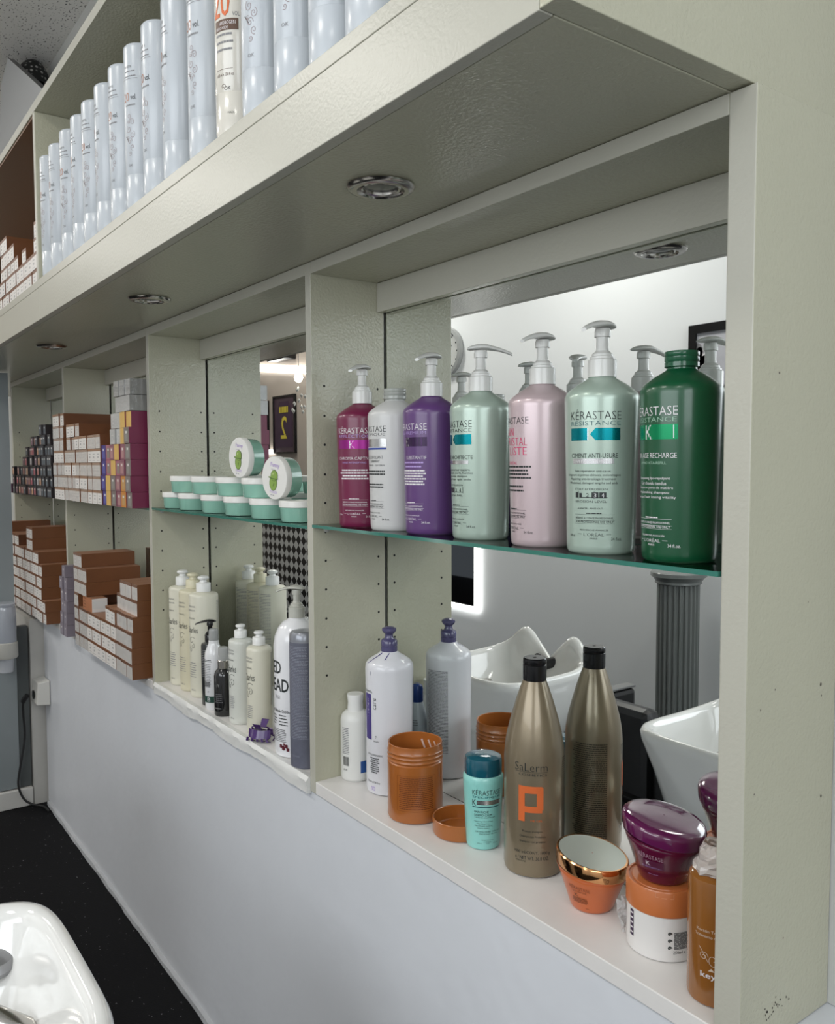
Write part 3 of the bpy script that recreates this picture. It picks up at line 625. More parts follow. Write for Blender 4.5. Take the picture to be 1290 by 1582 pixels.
simple('wrapped_bottle', 'bottle', .9615, .060, .0003, 'amber brown bottle with crumpled clear wrap over its top against the right post', [('bottle_body', MB().lathe([(.032, 0), (.0350, .002), (.0360, .006), (.0360, .156), (.0345, .162), (.030, .1655), (.018, .168), (.014, .19)], mat('amber_brown_plastic', (.28, .105, .02), .22, coat=.4, trans=.1), seg=60)), ('plastic_wrap', wr_), ('printed_label', lb)])
# ================================================================== second bay: jars on the glass
ZJ = .5597
jt = mat('seafoam_jar_plastic', (.36, .68, .55), .16, trans=.25, coat=.5); jl = mat('jar_lid_white', (.74, .73, .70), .32)
def jar_parts(t, art=False):
    MB().lathe([(.040, 0), (.0455, .001), (.0475, .004), (.0490, .030), (.0500, .032), (.0500, .034)], jt, seg=56).build('jar_body', t)
    lid = MB().lathe([(.0505, .0340), (.0520, .0348), (.0520, .0480), (.0508, .0497), (.0470, .0500), (.001, .0500)], jl, seg=56, cap=False).build('jar_lid', t)
    if art:
        q = MB(); P = lambda a, b: (a, b, .0504)
        text(q, P, 'Funny', .002, .0235, .036, .0135, ilil, .012, cut=0); text(q, P, 'MODELLING GEL', -.004, .0195, .018, .0016, ipur, cut=0)
        def ov(cx, cy, a, b, m, z=0, k=22, ph=0):
            PP_ = lambda s_, t_: (s_, t_, .0504+z); c_, s2 = cos(ph), sin(ph)
            put(q, PP_, [(cx+a*cos(2*pi*i/k)*c_-b*sin(2*pi*i/k)*s2, cy+a*cos(2*pi*i/k)*s2+b*sin(2*pi*i/k)*c_) for i in range(k)], [tuple(range(k))], m)
        ov(-.002, -.012, .0160, .0190, ilimed); ov(-.002, -.012, .0145, .0176, ilime, .0003); ov(.001, .006, .0145, .0135, ilimed, .0005, ph=.3); ov(.001, .006, .0130, .0121, ilime, .0008, ph=.3)
        ov(-.002, .000, .0200, .0030, ilimed, .0011); ov(-.001, .0012, .0175, .0016, ilime, .0014); ov(.0005, -.016, .0012, .0048, ilimed, .0006, ph=-.4)
        ov(-.003, .010, .0042, .0020, mat('ink_pale_lime', (.42, .52, .20), .4), .0012, ph=.4)
        rnd_lines(q, P, -.018, .020, -.0360, -.0315, 3, .0009, ilil, seed=8); ov(-.008, -.0415, .0014, .0014, ipur); rnd_lines(q, P, -.004, .006, -.042, -.042, 1, .0014, igry)
        q.build('lid_print', lid)
proto = None
lowx = [-.957, -.821, -.646, -.487, -.325, -.163]; upx = [-.887, -.717, -.536, -.372]
where = ['leftmost', 'second from the left', 'third from the left', 'fourth from the left', 'fifth from the left', 'sixth, next to the bay divider']
for i, x in enumerate(lowx):
    lab = 'pale green jar with white lid on the glass, '+where[i]
    if proto is None:
        proto = empty('gel_jar', (x, .060, ZJ), lab, 'jar', 'pale green gel jars'); jar_parts(proto)
    else: dup(proto, (x, .060, ZJ), lab)
for i, x in enumerate(upx): dup(proto, (x, .060, ZJ+.0503), 'pale green jar with white lid in the upper row, '+where[i])
sj = empty('gel_jar', (0, 0, 0), 'higher of the two green jars stood on edge, green picture on its lid', 'jar', 'pale green gel jars'); jar_parts(sj, True)
def stand(az, roll_): # lid normal points to azimuth az, horizontal
    z_ = Vector((cos(R_(az)), sin(R_(az)), -.02)).normalized(); y_ = Vector((0, 0, 1)); x_ = y_.cross(z_).normalized(); y_ = z_.cross(x_)
    return (Matrix((x_, y_, z_)).transposed() @ Matrix.Rotation(R_(roll_), 3, 'Z')).to_euler()
sj.location = (-.432, .072, ZJ+.1008+.0518); sj.rotation_euler = stand(-85, -6)
dup(sj, (-.235, .072, ZJ+.0502+.0524), 'lower of the two green jars stood on edge, leaning by the divider', rot=stand(-82, -8))

# ------------------------------------------------------------------ second bay: floor
ivp = mat('ivory_plastic', (.66, .64, .53), .34, coat=.2); ivc = mat('ivory_cap', (.66, .62, .45), .35)
def charles(t, rr, h, fill=None, cap=wcap):
    b = MB().lathe([(rr*.92, 0), (rr*.985, .003), (rr, .009), (rr, h-.010), (rr*.97, h-.004), (rr*.86, h), (.020 if rr > .04 else .014, h+.003), (.017 if rr > .04 else .013, h+.006)], fill or ivp, seg=56); b.build('bottle_body', t)
    c = .0215 if rr > .04 else .0165; k = c/.0215
    cc_ = MB().lathe([(c, h+.004), (c, h+.004+.024*k), (c*.93, h+.004+.026*k), (c*.5, h+.004+.028*k), (c*.42, h+.004+.036*k)], cap, seg=36).build('push_cap', t)
    MB().lathe([(c*.42, h+.004+.034*k), (c*.75, h+.004+.037*k), (c*.80, h+.004+.041*k), (c*.70, h+.004+.045*k), (c*.3, h+.004+.047*k), (.0005, h+.0515*k+.004*(1-k))], cap, seg=30, cap=False).build('push_button', cc_)
    q = MB(); P = surf(rr, -77, .0005); s_ = h/.30
    text(q, P, 'PROFESSIONAL', -.002, .262*s_, .040*rr/.05, .0050, igry); text(q, P, 'HAIR DESIGNER', -.002, .251*s_, .040*rr/.05, .0046, igry); text(q, P, 'PROFESSIONAL', -.002, .228*s_, .036*rr/.05, .0042, ink('soft_black', (.08, .08, .08)))
    text(q, P, 'Charles', -.001, .188*s_, .056*rr/.05, .018, iblk)
    for (a, b2, r0, tn, fl, sq, ph) in ((0, .165*s_, .013, .9, 1, 1.1, .6), (.004, .150*s_, .009, 1.0, -1, .8, 1.2), (-.004, .140*s_, .010, .9, 1, .7, 2.2)): swirl(q, P, a, b2, r0, tn, .0012, iblk, fl, sq, ph)
    rnd_lines(q, P, -.018*rr/.05, .018*rr/.05, .060*s_, .100*s_, 7, .0018, igry, seed=51); text(q, P, '1000 ml', .002, .020*s_, .020*rr/.05, .0045, igry)
    q.build('printed_label', t); q = MB(); P = surf(rr, 72, .0005); rnd_lines(q, P, -.032*rr/.05, .020*rr/.05, .10*s_, .278*s_, 40, .0016, igry, 'l', 52, .9); q.build('back_label', t)
t = empty('pump_top_bottle', (-.992, .077, .0003), 'tall ivory bottle with script lettering, farthest left of the three', 'bottle', 'tall ivory bottles with push caps'); charles(t, .0432, .310)
t2 = dup(t, (-.904, .077, .0003), 'tall ivory bottle with script lettering, middle of the three, yellower cap')
for ch in t2.children_recursive:
    if ch.name.startswith('push'):
        ch.data = ch.data.copy(); ch.data.materials[0] = ivc
    if ch.name.startswith('bottle'):
        ch.data = ch.data.copy(); ch.data.materials[0] = mat('yellowed_ivory_plastic', (.62, .58, .43), .34, coat=.2)
dup(t, (-.817, .076, .0003), 'tall ivory bottle with script lettering, nearest the viewer of the three')
t = empty('pump_top_bottle', (-.500, .052, .0003), 'slim clear ivory bottle half full, left of the pair by the purple clip', 'bottle', 'slim half full script bottles')
sv = mat('milky_bottle', (.62, .63, .58), .25, coat=.3); charles(t, .0325, .226, sv)
t3 = dup(t, (-.387, .052, .0003), 'slim ivory bottle with black script, right of the pair by the purple clip')
for ch in t3.children:
    if ch.name.startswith('bottle'): ch.data = ch.data.copy(); ch.data.materials[0] = ivp
dup(t3, (-.290, .118, .0003), 'slim ivory script bottle mostly hidden behind the big white black lettered bottle')
# black pump bottle
t = empty('pump_bottle', (-.712, .052, .0003), 'slim black pump bottle behind the white spray bottle', 'bottle')
MB().lathe([(.024, 0), (.026, .003), (.026, .172), (.024, .178), (.014, .182), (.013, .19)], mat('charcoal_bottle', (.02, .022, .022), .3, coat=.3), seg=40).build('bottle_body', t)
pump(t, .184, -120, m=blk, s=.78, rc=.0150)
q = MB(); P = surf(.026, -78); rnd_lines(q, P, -.018, .014, .085, .160, 16, .0016, igry, 'l', 61, .9); q.build('printed_label', t)
# white spray bottle with clear cap
t = empty('spray_bottle', (-.664, .043, .0003), 'slim white spray bottle with clear cap and dark green base label', 'bottle')
MB().lathe([(.024, 0), (.026, .003), (.0262, .150), (.0245, .163), (.0185, .178), (.0145, .188), (.0145, .196)], mat('gloss_white_plastic', (.75, .75, .76), .2, coat=.5), seg=44).build('bottle_body', t)
MB().lathe([(.0135, .196), (.0135, .222), (.0120, .228), (.006, .2295)], mat('clear_frosted_cap', (.60, .61, .60), .12, trans=.5), seg=30).build('clear_cap', t)
q = MB(); P = surf(.0262, -72); rnd_lines(q, P, -.018, .018, .138, .142, 2, .002, iblk); rnd_lines(q, P, -.018, .014, .070, .130, 14, .0017, igry, 'l', 62, .9)
for i in range(14): band(q, P, -.014+i*.0018, -.0132+i*.0018, .066, .082, iblk)
band(q, P, -.020, .034, .022, .040, ink('bottle_green', (.01, .05, .035))); text(q, P, 'B', .006, .025, .009, .012, iwht); swirl(q, P, .004, .052, .003, 1, .0008, iblk); q.build('printed_label', t)
# small black bottle with silver collar
t = empty('spray_bottle', (-.590, .040, .0003), 'small glossy black bottle with silver collar and clear cap', 'bottle')
MB().lathe([(.024, 0), (.0262, .003), (.0268, .020), (.0262, .110), (.0235, .122), (.0165, .1300), (.0145, .133)], mat('gloss_black_bottle', (.008, .008, .009), .14, coat=.5), seg=44).build('bottle_body', t)
MB().lathe([(.0158, .1315), (.0158, .1525), (.0150, .1535)], chrome, seg=32).build('silver_collar', t)
MB().lathe([(.0145, .153), (.0135, .186), (.0125, .1895), (.008, .1900)], MATS['clear_frosted_cap'], seg=30).build('clear_cap', t)
q = MB(); P = surf(.0266, -60); swirl(q, P, -.004, .085, .004, 1, .0005, isil); text(q, P, 'Y', .002, .083, .006, .008, isil); rnd_lines(q, P, -.010, .014, .040, .062, 5, .0012, igry); band(q, P, -.016, .010, .0215, .0245, isil); q.build('printed_label', t)
# big white bottle with black western lettering
BP = [(.050, 0), (.0545, .003), (.0560, .010), (.0560, .262), (.0530, .284), (.0450, .304), (.0330, .318), (.0190, .326), (.0175, .330)]
t = empty('pump_bottle', (-.198, .063, .0003), 'large glossy white pump bottle with black western style lettering', 'bottle')
MB().lathe(BP, mat('pure_white_plastic', (.80, .80, .82), .2, coat=.4), seg=64).build('bottle_body', t)
pump(t, .328, -140, m=mat('clear_milky_pump', (.62, .62, .56), .2, trans=.25), s=.95, rc=.0200)
q = MB(); P = surf(interp(BP), -84, .0005)
text(q, P, 'BED', -.012, .200, .050, .030, iblk, .014); text(q, P, 'HEAD', -.004, .158, .076, .031, iblk, .014); text(q, P, 'TIGI', -.002, .140, .020, .008, igry)
text(q, P, 'Dumb Blonde Goddess', .004, .108, .074, .0075, iblk, .012); rnd_lines(q, P, -.030, -.004, .078, .098, 4, .0024, iblk, 'l', 71); rnd_lines(q, P, .004, .032, .078, .100, 4, .0024, iblk, 'l', 72)
rnd_lines(q, P, -.030, .028, .038, .066, 8, .0020, igry, 'l', 73, .9); plum = ink('plum_red', (.10, .01, .02))
for (a, b, c) in ((.010, .028, .006), (.018, .024, .007), (.026, .029, .006), (.030, .021, .0055), (.020, .033, .004)): poly(q, P, [(a+c*cos(i*.7854)*(1 if i % 2 else .6), b+c*.8*sin(i*.7854)) for i in range(8)], plum)
q.build('printed_label', t)
# grey bottle at the divider
t = empty('grey_bottle', (-.107, .035, .0003), 'tall slate grey bottle with silver top squeezed against the bay divider', 'bottle')
MB().lathe([(.0330, 0), (.0350, .003), (.0355, .008), (.0355, .290), (.0350, .306), (.031, .312), (.020, .3135)], [mat('slate_grey_label', (.12, .125, .165), .4, var=.2, vscale=60)]*3+[mat('slate_silver', (.26, .27, .30), .28, metal=.4)]*3, seg=56).build('bottle_body', t)
q = MB(); P = surf(.0355, -80); lg = ink('pale_slate', (.24, .25, .30)); rnd_lines(q, P, -.034, .040, .070, .280, 62, .0014, lg, 'l', 81, .9); text(q, P, 'PROFESSIONAL', -.002, .028, .040, .004, lg); q.build('printed_label', t)
# purple claw clip
pv = mat('purple_clip_plastic', (.055, .016, .13), .25, coat=.3)
t = empty('claw_clip', (-.322, .024, .0003), 'purple plastic hair claw clip lying at the front of the second bay', 'hair clip', rz=R_(35))
for sg in (-1, 1):
    q = MB()
    q.loft([[(x, sg*(.004+.012*sin(pi*(x+.03)/.06)), .030), (x, sg*(.006+.012*sin(pi*(x+.03)/.06)), .032), (x, sg*(.010+.016*sin(pi*(x+.03)/.06)), .012), (x, sg*(.007+.016*sin(pi*(x+.03)/.06)), .012)] for x in [-.03+.006*i for i in range(11)]], pv, sm=False)
    for i in range(5):
        x = -.026+i*.013; q.tube([(x, sg*.020, .013), (x*1.1, sg*.020, .006), (x*1.15, sg*.006, .0016)], [.0034, .0028, .0014], pv, seg=6)
    q.loft([[(-.008, sg*.006, .028), (.008, sg*.006, .028), (.008, sg*.010, .031), (-.008, sg*.010, .031)], [(-.010, sg*.022, .048), (.010, sg*.022, .048), (.010, sg*.025, .049), (-.010, sg*.025, .049)]], pv, sm=False)
    q.build('claw_half', t)
MB().tube([(-.020, 0, .031), (.020, 0, .031)], .0042, chrome, seg=10).build('spring', t)

# ================================================================== stacked boxes
kraft = mat('brown_carton', (.165, .060, .020), .42, var=.18, vscale=9); krt = mat('brown_carton_top', (.30, .15, .085), .5)
lblm = mat('white_carton_label', (.74, .71, .68), .4); shrink = mat('glossy_wrapped_label', (.72, .69, .66), .15, coat=.7, bump=.5, bscale=90, bdist=.002)
lmk = mat('ink_label_grey', (.40, .39, .38), .5)
def box_mesh(name, w_, h_, d_, side, end, top, bandm=None, portrait=None, lines=True):
    """carton whose small end faces the room; origin at the foot of that end"""
    mb = MB(); g = .0006; mb.box((-w_/2+g, 0, 0), (w_/2-g, d_, h_-g), side, dict(f=end, t=top))
    e = -.0003
    def rc(x0, x1, z0, z1, m, k=1): mb.quad([(x0, e*k, z0), (x1, e*k, z0), (x1, e*k, z1), (x0, e*k, z1)], m)
    if bandm: rc(-w_/2+g, w_/2-g, h_*.80, h_-g, bandm)
    if portrait: rc(-w_*.28, w_*.28, h_*.12, h_*.80, portrait); rc(-w_*.12, w_*.12, h_*.60, h_*.74, lblm, 2)
    elif lines:
        rc(-w_*.20, w_*.22, h_*.56, h_*.62, lmk); rc(-w_*.14, w_*.12, h_*.30, h_*.44, lmk); rc(-w_*.30, w_*.30, h_*.12, h_*.15, lmk)
    o = mb.build(name); me = o.data; bpy.data.objects.remove(o); return me
def stack_box(name, me, x, y, z, label, group, rz=0, ry=0):
    o = bpy.data.objects.new(name, me); C.objects.link(o); o.location = (x, y, z); o.rotation_euler = (0, ry, rz)
    return tag(o, label, 'box', group)
rj = random.Random(99)
def bulk(colx, rows, y, z0, h, fn, jit=.004):
    """colx: column centres; rows[c]: boxes in column c"""
    for c, x in enumerate(colx):
        for k in range(rows[c]): fn(c, k, x, y+rj.uniform(-jit, jit), z0+k*h)
# third bay floor
h = .0512; d = .20
me_b = box_mesh('colour_box', .0588, h, d, kraft, lblm, krt, kraft); me_bw = box_mesh('colour_box', .0588, h, d, kraft, shrink, krt, mat('wrapped_brown', (.22, .11, .07), .15, coat=.6))
cx = [-1.817+.0295+.0588*i for i in range(12)]; rows = [7, 7, 6, 3, 3, 3, 3, 4, 4, 6, 6, 6]
def f1(c, k, x, y, z):
    if k == 3 and c in (1, 2): return
    if c >= 9 and k >= 4: y += .020
    if c >= 9 and k == 3: y += .004
    stack_box('colour_box', me_bw if (c < 3 or c > 8) else me_b, x, y, z, 'brown colour box, third bay floor, %s column from left, %s from bottom' % (ORF[c], ORD[k]), 'brown hair colour boxes on the lower shelf of the third bay')
bulk(cx, rows, -.050, .0004, h, f1, .0015)
stack_box('colour_box', me_bw, cx[8]+.004, -.026, .0004+4*h, 'brown colour box perched alone on the step of the third bay stack', 'brown hair colour boxes on the lower shelf of the third bay')
mb = MB().box((-.062, 0, 0), (.062, .055, .050), mat('terracotta_carton', (.42, .16, .07), .4), dict(r=lblm, t=krt)); mb.quad([(.0625, .004, .012), (.0625, .050, .012), (.0625, .050, .040), (.0625, .004, .040)], mat('label_white2', (.68, .68, .66), .4))
for i in range(4): mb.quad([(-.05+i*.0, -.0004, .008+i*.011), (-.02, -.0004, .008+i*.011), (-.02, -.0004, .011+i*.011), (-.05, -.0004, .011+i*.011)], kraft)
tag(mb.build('carton', loc=(-1.640, -.048, .0004+3*h)), 'terracotta carton with white side panel lying across the brown boxes', 'carton')
# small grey lilac boxes between the bays
gl = mat('grey_lilac_carton', (.23, .20, .235), .4); gll = mat('grey_lilac_front', (.28, .25, .30), .35)
me_g = box_mesh('lilac_box', .050, .0475, .12, gl, gl, gl, None, gll, False)
for k in range(6):
    for c in range(2):
        if k == 5 and c == 0: continue
        stack_box('lilac_box', me_g, -2.035+.052*c-(.02 if k == 5 else 0), -.046+rj.uniform(-.004, .004), .0004+k*.0478, 'small grey lilac box by the third bay divider, %s row, %s column' % (ORD[k], ('left', 'right')[c]), 'small grey lilac boxes')
# fourth bay floor
cx4 = [-3.085+.0588*i for i in range(14)]; rows4 = [8, 8, 7, 7, 7, 6, 6, 6, 6, 6, 8, 6, 3, 2]
rows4 = [9, 7, 8, 7, 8, 7, 7, 7, 7, 8, 8, 6, 5, 3][:14]
def f4(c, k, x, y, z): stack_box('colour_box', me_b, x, y, z, 'brown colour box, fourth bay floor, %s column from left, %s from bottom' % (ORF[c], ORD[k]), 'brown hair colour boxes on the fourth bay floor')
rows4 = [8, 7, 7, 7, 7, 6, 6, 6, 8, 8, 6, 6, 5, 2]
bulk(cx4, rows4, -.055, .0004, h, f4, .003)
# third bay glass shelf: white ended boxes
hw_ = .0485; ww = .0567
me_w = box_mesh('colour_box', ww, hw_, .205, kraft, shrink, krt, mat('wrapped_tan', (.36, .24, .17), .15, coat=.6)); me_w2 = box_mesh('colour_box', ww, hw_, .205, kraft, lblm, krt, mat('tan_band', (.30, .17, .10), .4))
cw = [-2.085+ww*(i+.5) for i in range(12)]; rw = [8, 8, 8, 4, 6, 6, 5, 5, 5, 5, 5, 5]; rw = [7, 7, 7, 4, 6, 6, 6, 5, 5, 5, 5, 5]
def fw(c, k, x, y, z): stack_box('colour_box', me_w if (c//3+k) % 3 else me_w2, x, y, z, 'white ended colour box on the third glass shelf, %s column, %s row up' % (ORF[c], ORD[k]), 'white ended hair colour boxes on the third glass shelf')
bulk(cw, rw, -.052, .5565, hw_+.0003, fw, .003)
# right part: coloured fronts
sd = mat('magenta_carton_side', (.17, .018, .060), .4, var=.1, vscale=12)
cols = [('violet', (.055, .04, .20)), ('rose', (.38, .13, .17)), ('yellow', (.66, .42, .12)), ('plum', (.25, .10, .13)), ('orange', (.55, .22, .04)), ('taupe', (.20, .16, .15))]
port = [mat('portrait_violet', (.10, .10, .35), .35), mat('portrait_taupe', (.24, .20, .17), .35), None, mat('portrait_rose', (.42, .22, .22), .35), mat('portrait_tan', (.50, .30, .12), .35), mat('portrait_grey', (.26, .25, .23), .35)]
mec = [box_mesh('tint_box', .0535, .0510, .205, sd, mat('carton_'+n_, c_, .35), sd, None, port[i], False) for i, (n_, c_) in enumerate(cols)]
pat = [[0, 2, 5, 3, 4, 5], [0, 2, 5, 3, 4, 5], [0, 1, 2, 1, 3, 5], [0, 1, 3, 2, 3, 5]]
cr = [-1.402+.0535*(i+.5) for i in range(6)]
for k in range(4):
    for c in range(6):
        i = pat[k][c]; stack_box('tint_box', mec[i], cr[c]-.002*k, -.050+rj.uniform(-.003, .003), .5565+k*.0513, '%s fronted tint box on the third glass shelf, %s of six, %s row up' % (cols[i][0], ORF[c], ORD[k]), 'coloured tint boxes on the third glass shelf')
for k in (4, 5): stack_box('tint_box', mec[2], cr[4 if k == 4 else 4]-.004, -.048, .5565+k*.0513, 'yellow fronted magenta tint box, %s row up in the coloured stack' % ORD[k], 'coloured tint boxes on the third glass shelf')
stack_box('tint_box', mec[2], cr[5]-.006, -.044, .5565+5*.0513, 'yellow fronted magenta tint box at the top right of the coloured stack', 'coloured tint boxes on the third glass shelf')
stack_box('tint_box', mec[5], cr[5]-.006, -.052, .5565+4*.0513+.001, 'taupe fronted tint box leaning with its flap open in the coloured stack', 'coloured tint boxes on the third glass shelf')
slv = mat('silver_wrapped_side', (.27, .265, .25), .2, coat=.6, bump=.5, bscale=60, bdist=.003, var=.2, vscale=20)
me_s = box_mesh('wrapped_box', .0535, .0500, .205, slv, mat('silver_wrapped_front', (.55, .56, .55), .15, coat=.7, bump=.6, bscale=110, bdist=.002), slv)
for k, c in ((4, 2), (4, 3), (5, 2), (5, 3), (6, 3), (6, 4), (6, 5), (7, 3), (7, 4), (7, 5), (4, 1), (5, 1)):
    if c == 1: continue
    stack_box('wrapped_box', me_s, cr[c]-.006, -.046+rj.uniform(-.004, .003), .5570+k*.0513, 'silver wrapped colour box on the coloured stack, %s column, %s row up' % (ORF[c], ORD[k]), 'silver film wrapped boxes')
# fourth bay glass shelf: dark boxes
dk = mat('black_carton', (.022, .018, .020), .35)
fr = [mat('face_'+n_, c_, .35) for n_, c_ in (('salmon', (.45, .20, .17)), ('slate', (.10, .12, .14)), ('mauve', (.22, .13, .16)), ('peach', (.58, .33, .20)), ('rose', (.42, .10, .13)), ('pale', (.45, .42, .42)))]
med = [box_mesh('dark_box', .0500, .0440, .20, dk, dk, dk, None, m_, False) for m_ in fr]
cd = [-2.93+.0505*(i+.5) for i in range(16)]; rd = [3, 2, 3, 3, 4, 4, 5, 5, 6, 6, 6, 6, 7, 7, 6, 6]
def fd(c, k, x, y, z):
    i = (1 if c > 11 else (0, 2, 3, 4, 0, 5)[(c*7+k*(3 if c % 2 else 1)) % 6]) if (c+k) % 5 else 1
    stack_box('dark_box', med[i], x, y, z, 'small black tint box on the far left glass shelf, %s column, %s row up' % (ORF[c], ORD[k]), 'small black tint boxes on the far left glass shelf')
bulk(cd, rd, -.050, .5565, .0443, fd, .006)
me_v = box_mesh('violet_box', .055, .046, .17, mat('dark_violet_carton', (.07, .025, .055), .35), mat('pale_violet_end', (.35, .30, .36), .4), MATS['dark_violet_carton'], None, None, False)
for k in range(2): stack_box('violet_box', me_v, -3.02+.07*k*-1, -.050, .5565+.0463*(2*k), 'dark violet long box at the far left end, %s' % ('on the shelf', 'higher')[k], 'long violet boxes') if k == 0 else None
# overhead cabinet boxes
me_u = box_mesh('colour_box', .058, .0500, .16, kraft, lblm, kraft, kraft)
cu_ = [-1.150-.0595*i-.0 for i in range(11)]; ru = [4, 4, 2, 2, 3, 2, 3, 4, 4, 5, 5]
for c, x in enumerate(cu_):
    for k in range(ru[c]): stack_box('colour_box', me_u, x, -.292+.003*rj.random()+(.0 if k < 2 else .008), ZB+.0003+k*.0505, 'brown box in the overhead cabinet, %s column left of the divider, %s row up' % (ORF[c], ORD[k]), 'brown boxes in the overhead cabinet')
tag(MB().box((0, 0, 0), (.26, .16, .20), kraft, dict(f=mat('brown_carton_front', (.16, .075, .04), .4))).build('carton', bevel=.002, loc=(-1.62, -.115, ZB+.0003)), 'large plain brown carton standing behind the small boxes in the overhead cabinet', 'carton')

# ================================================================== white bottles in the overhead cabinet
uw = mat('cool_white_plastic', (.52, .555, .59), .3, coat=.15); uc = mat('warm_ivory_plastic', (.66, .63, .56), .24, coat=.5)
UP = [(.0330, 0), (.0370, .0025), (.0385, .009), (.0390, .070), (.0388, .0703), (.0390, .0706), (.0390, .3330)]
def ubottle(t, cream_=False, num='20'):
    m_ = uc if cream_ else uw
    MB().lathe(UP+[(.0385, .3380), (.0360, .3410), (.030, .3420)], m_, seg=56).build('bottle_body', t)
    MB().lathe([(.0300, .3418), (.0300, .3430), (.0285, .3440), (.001, .3440)], wcap, seg=40, cap=False).build('cap', t)
    q = MB()
    if cream_:
        P = surf(.0390, -62, .0005); text(q, P, num, -.006, .190, .036, .046, iora, .004); text(q, P, 'VOL', .022, .190, .012, .007, igry)
        text(q, P, 'K', -.002, .245, .014, .02, iblk); band(q, P, -.020, .026, .168, .186, ibrn); text(q, P, 'HYDROGEN', .006, .177, .030, .0058, iwht); text(q, P, 'PEROXIDE', -.004, .170, .026, .0046, iwht)
        rnd_lines(q, P, -.018, .020, .136, .160, 3, .0034, igry, 'l', 91, .85); band(q, P, -.018, .016, .106, .1065, ibrn); text(q, P, '1000 ml e 33.8 fl oz', .000, .095, .034, .0050, ibrn)
        swirl(q, P, -.002, .078, .005, 1, .0006, ibrn); text(q, P, 'OK', .006, .072, .012, .006, iblk); text(q, P, 'MADE', .012, .034, .012, .0030, iblk)
    else:
        P = surf(.0390, -76, .0005)
        text(q, P, 'extra', -.004, .290, .020, .0060, igry); rnd_lines(q, P, -.018, .018, .272, .282, 2, .0020, igry); band(q, P, -.022, .020, .2675, .2682, igry)
        text(q, P, num, -.010, .222, .018, .018, ired, -.01); text(q, P, 'vol.', .010, .224, .014, .011, iblk); rnd_lines(q, P, -.016, .018, .212, .212, 1, .0030, igry)
        for (a, b2, r0, tn, fl) in ((-.002, .190, .007, 1.3, 1), (.006, .178, .008, 1.4, -1), (-.003, .164, .009, 1.3, 1), (.006, .152, .008, 1.4, -1), (-.001, .139, .008, 1.3, 1), (.006, .126, .007, 1.3, -1), (.000, .114, .005, 1.2, 1), (-.004, .178, .004, 1.1, -1), (-.006, .146, .004, 1.1, 1)):
            swirl(q, P, a, b2, r0, tn, .0007, ink('scroll_grey', (.30, .20, .20)), fl, .8, b2*90)
        stroke(q, P, [(-.012, .150), (-.004, .138)], .0016, iblk); text(q, P, 'OK', .000, .086, .012, .0055, igry)
    q.build('printed_label', t)
ux = [-1.047, -.937, -.815, -.700, -.595, -.482, -.368, -.255, -.140, -.023, .111, .235, .340, .452, .558, .655]
pl = [o_+' from the left' for o_ in ['first', 'second', 'third', 'fourth', 'fifth', 'sixth', 'seventh', 'eighth', 'ninth', 'tenth', 'eleventh', 'twelfth', 'thirteenth', 'fourteenth', 'fifteenth', 'sixteenth']]
pt = None; y_ = -OV+.0415
for i, x in enumerate(ux):
    if i == 11:
        t = empty('developer_bottle', (x, y_, ZB+.0003), 'ivory bottle with large orange 20 among the white ones in the cabinet', 'bottle', 'white bottles in the overhead cabinet'); ubottle(t, True); t.rotation_euler = (0, 0, R_(0)); continue
    lab = 'white developer bottle in the overhead cabinet front row, '+pl[i]; rz_ = R_((-6, -2, 10, -8, 8, -12, 4, 12, -4, -14, 2, 0, 12, 14, 6, -20)[i])
    if pt is None:
        pt = empty('developer_bottle', (x, y_, ZB+.0003), lab, 'bottle', 'white bottles in the overhead cabinet'); ubottle(pt)
    else: dup(pt, (x, y_, ZB+.0003), lab, rz=rz_)
for i, x in enumerate((-.985, -.880, -.765, -.650, -.535, -.425, -.315, -.200, -.085)):
    dup(pt, (x-.030, y_+.090, ZB+.0003), 'white developer bottle in the overhead cabinet second row, '+pl[i], rz=R_(30), group='white bottles in the cabinet second row')
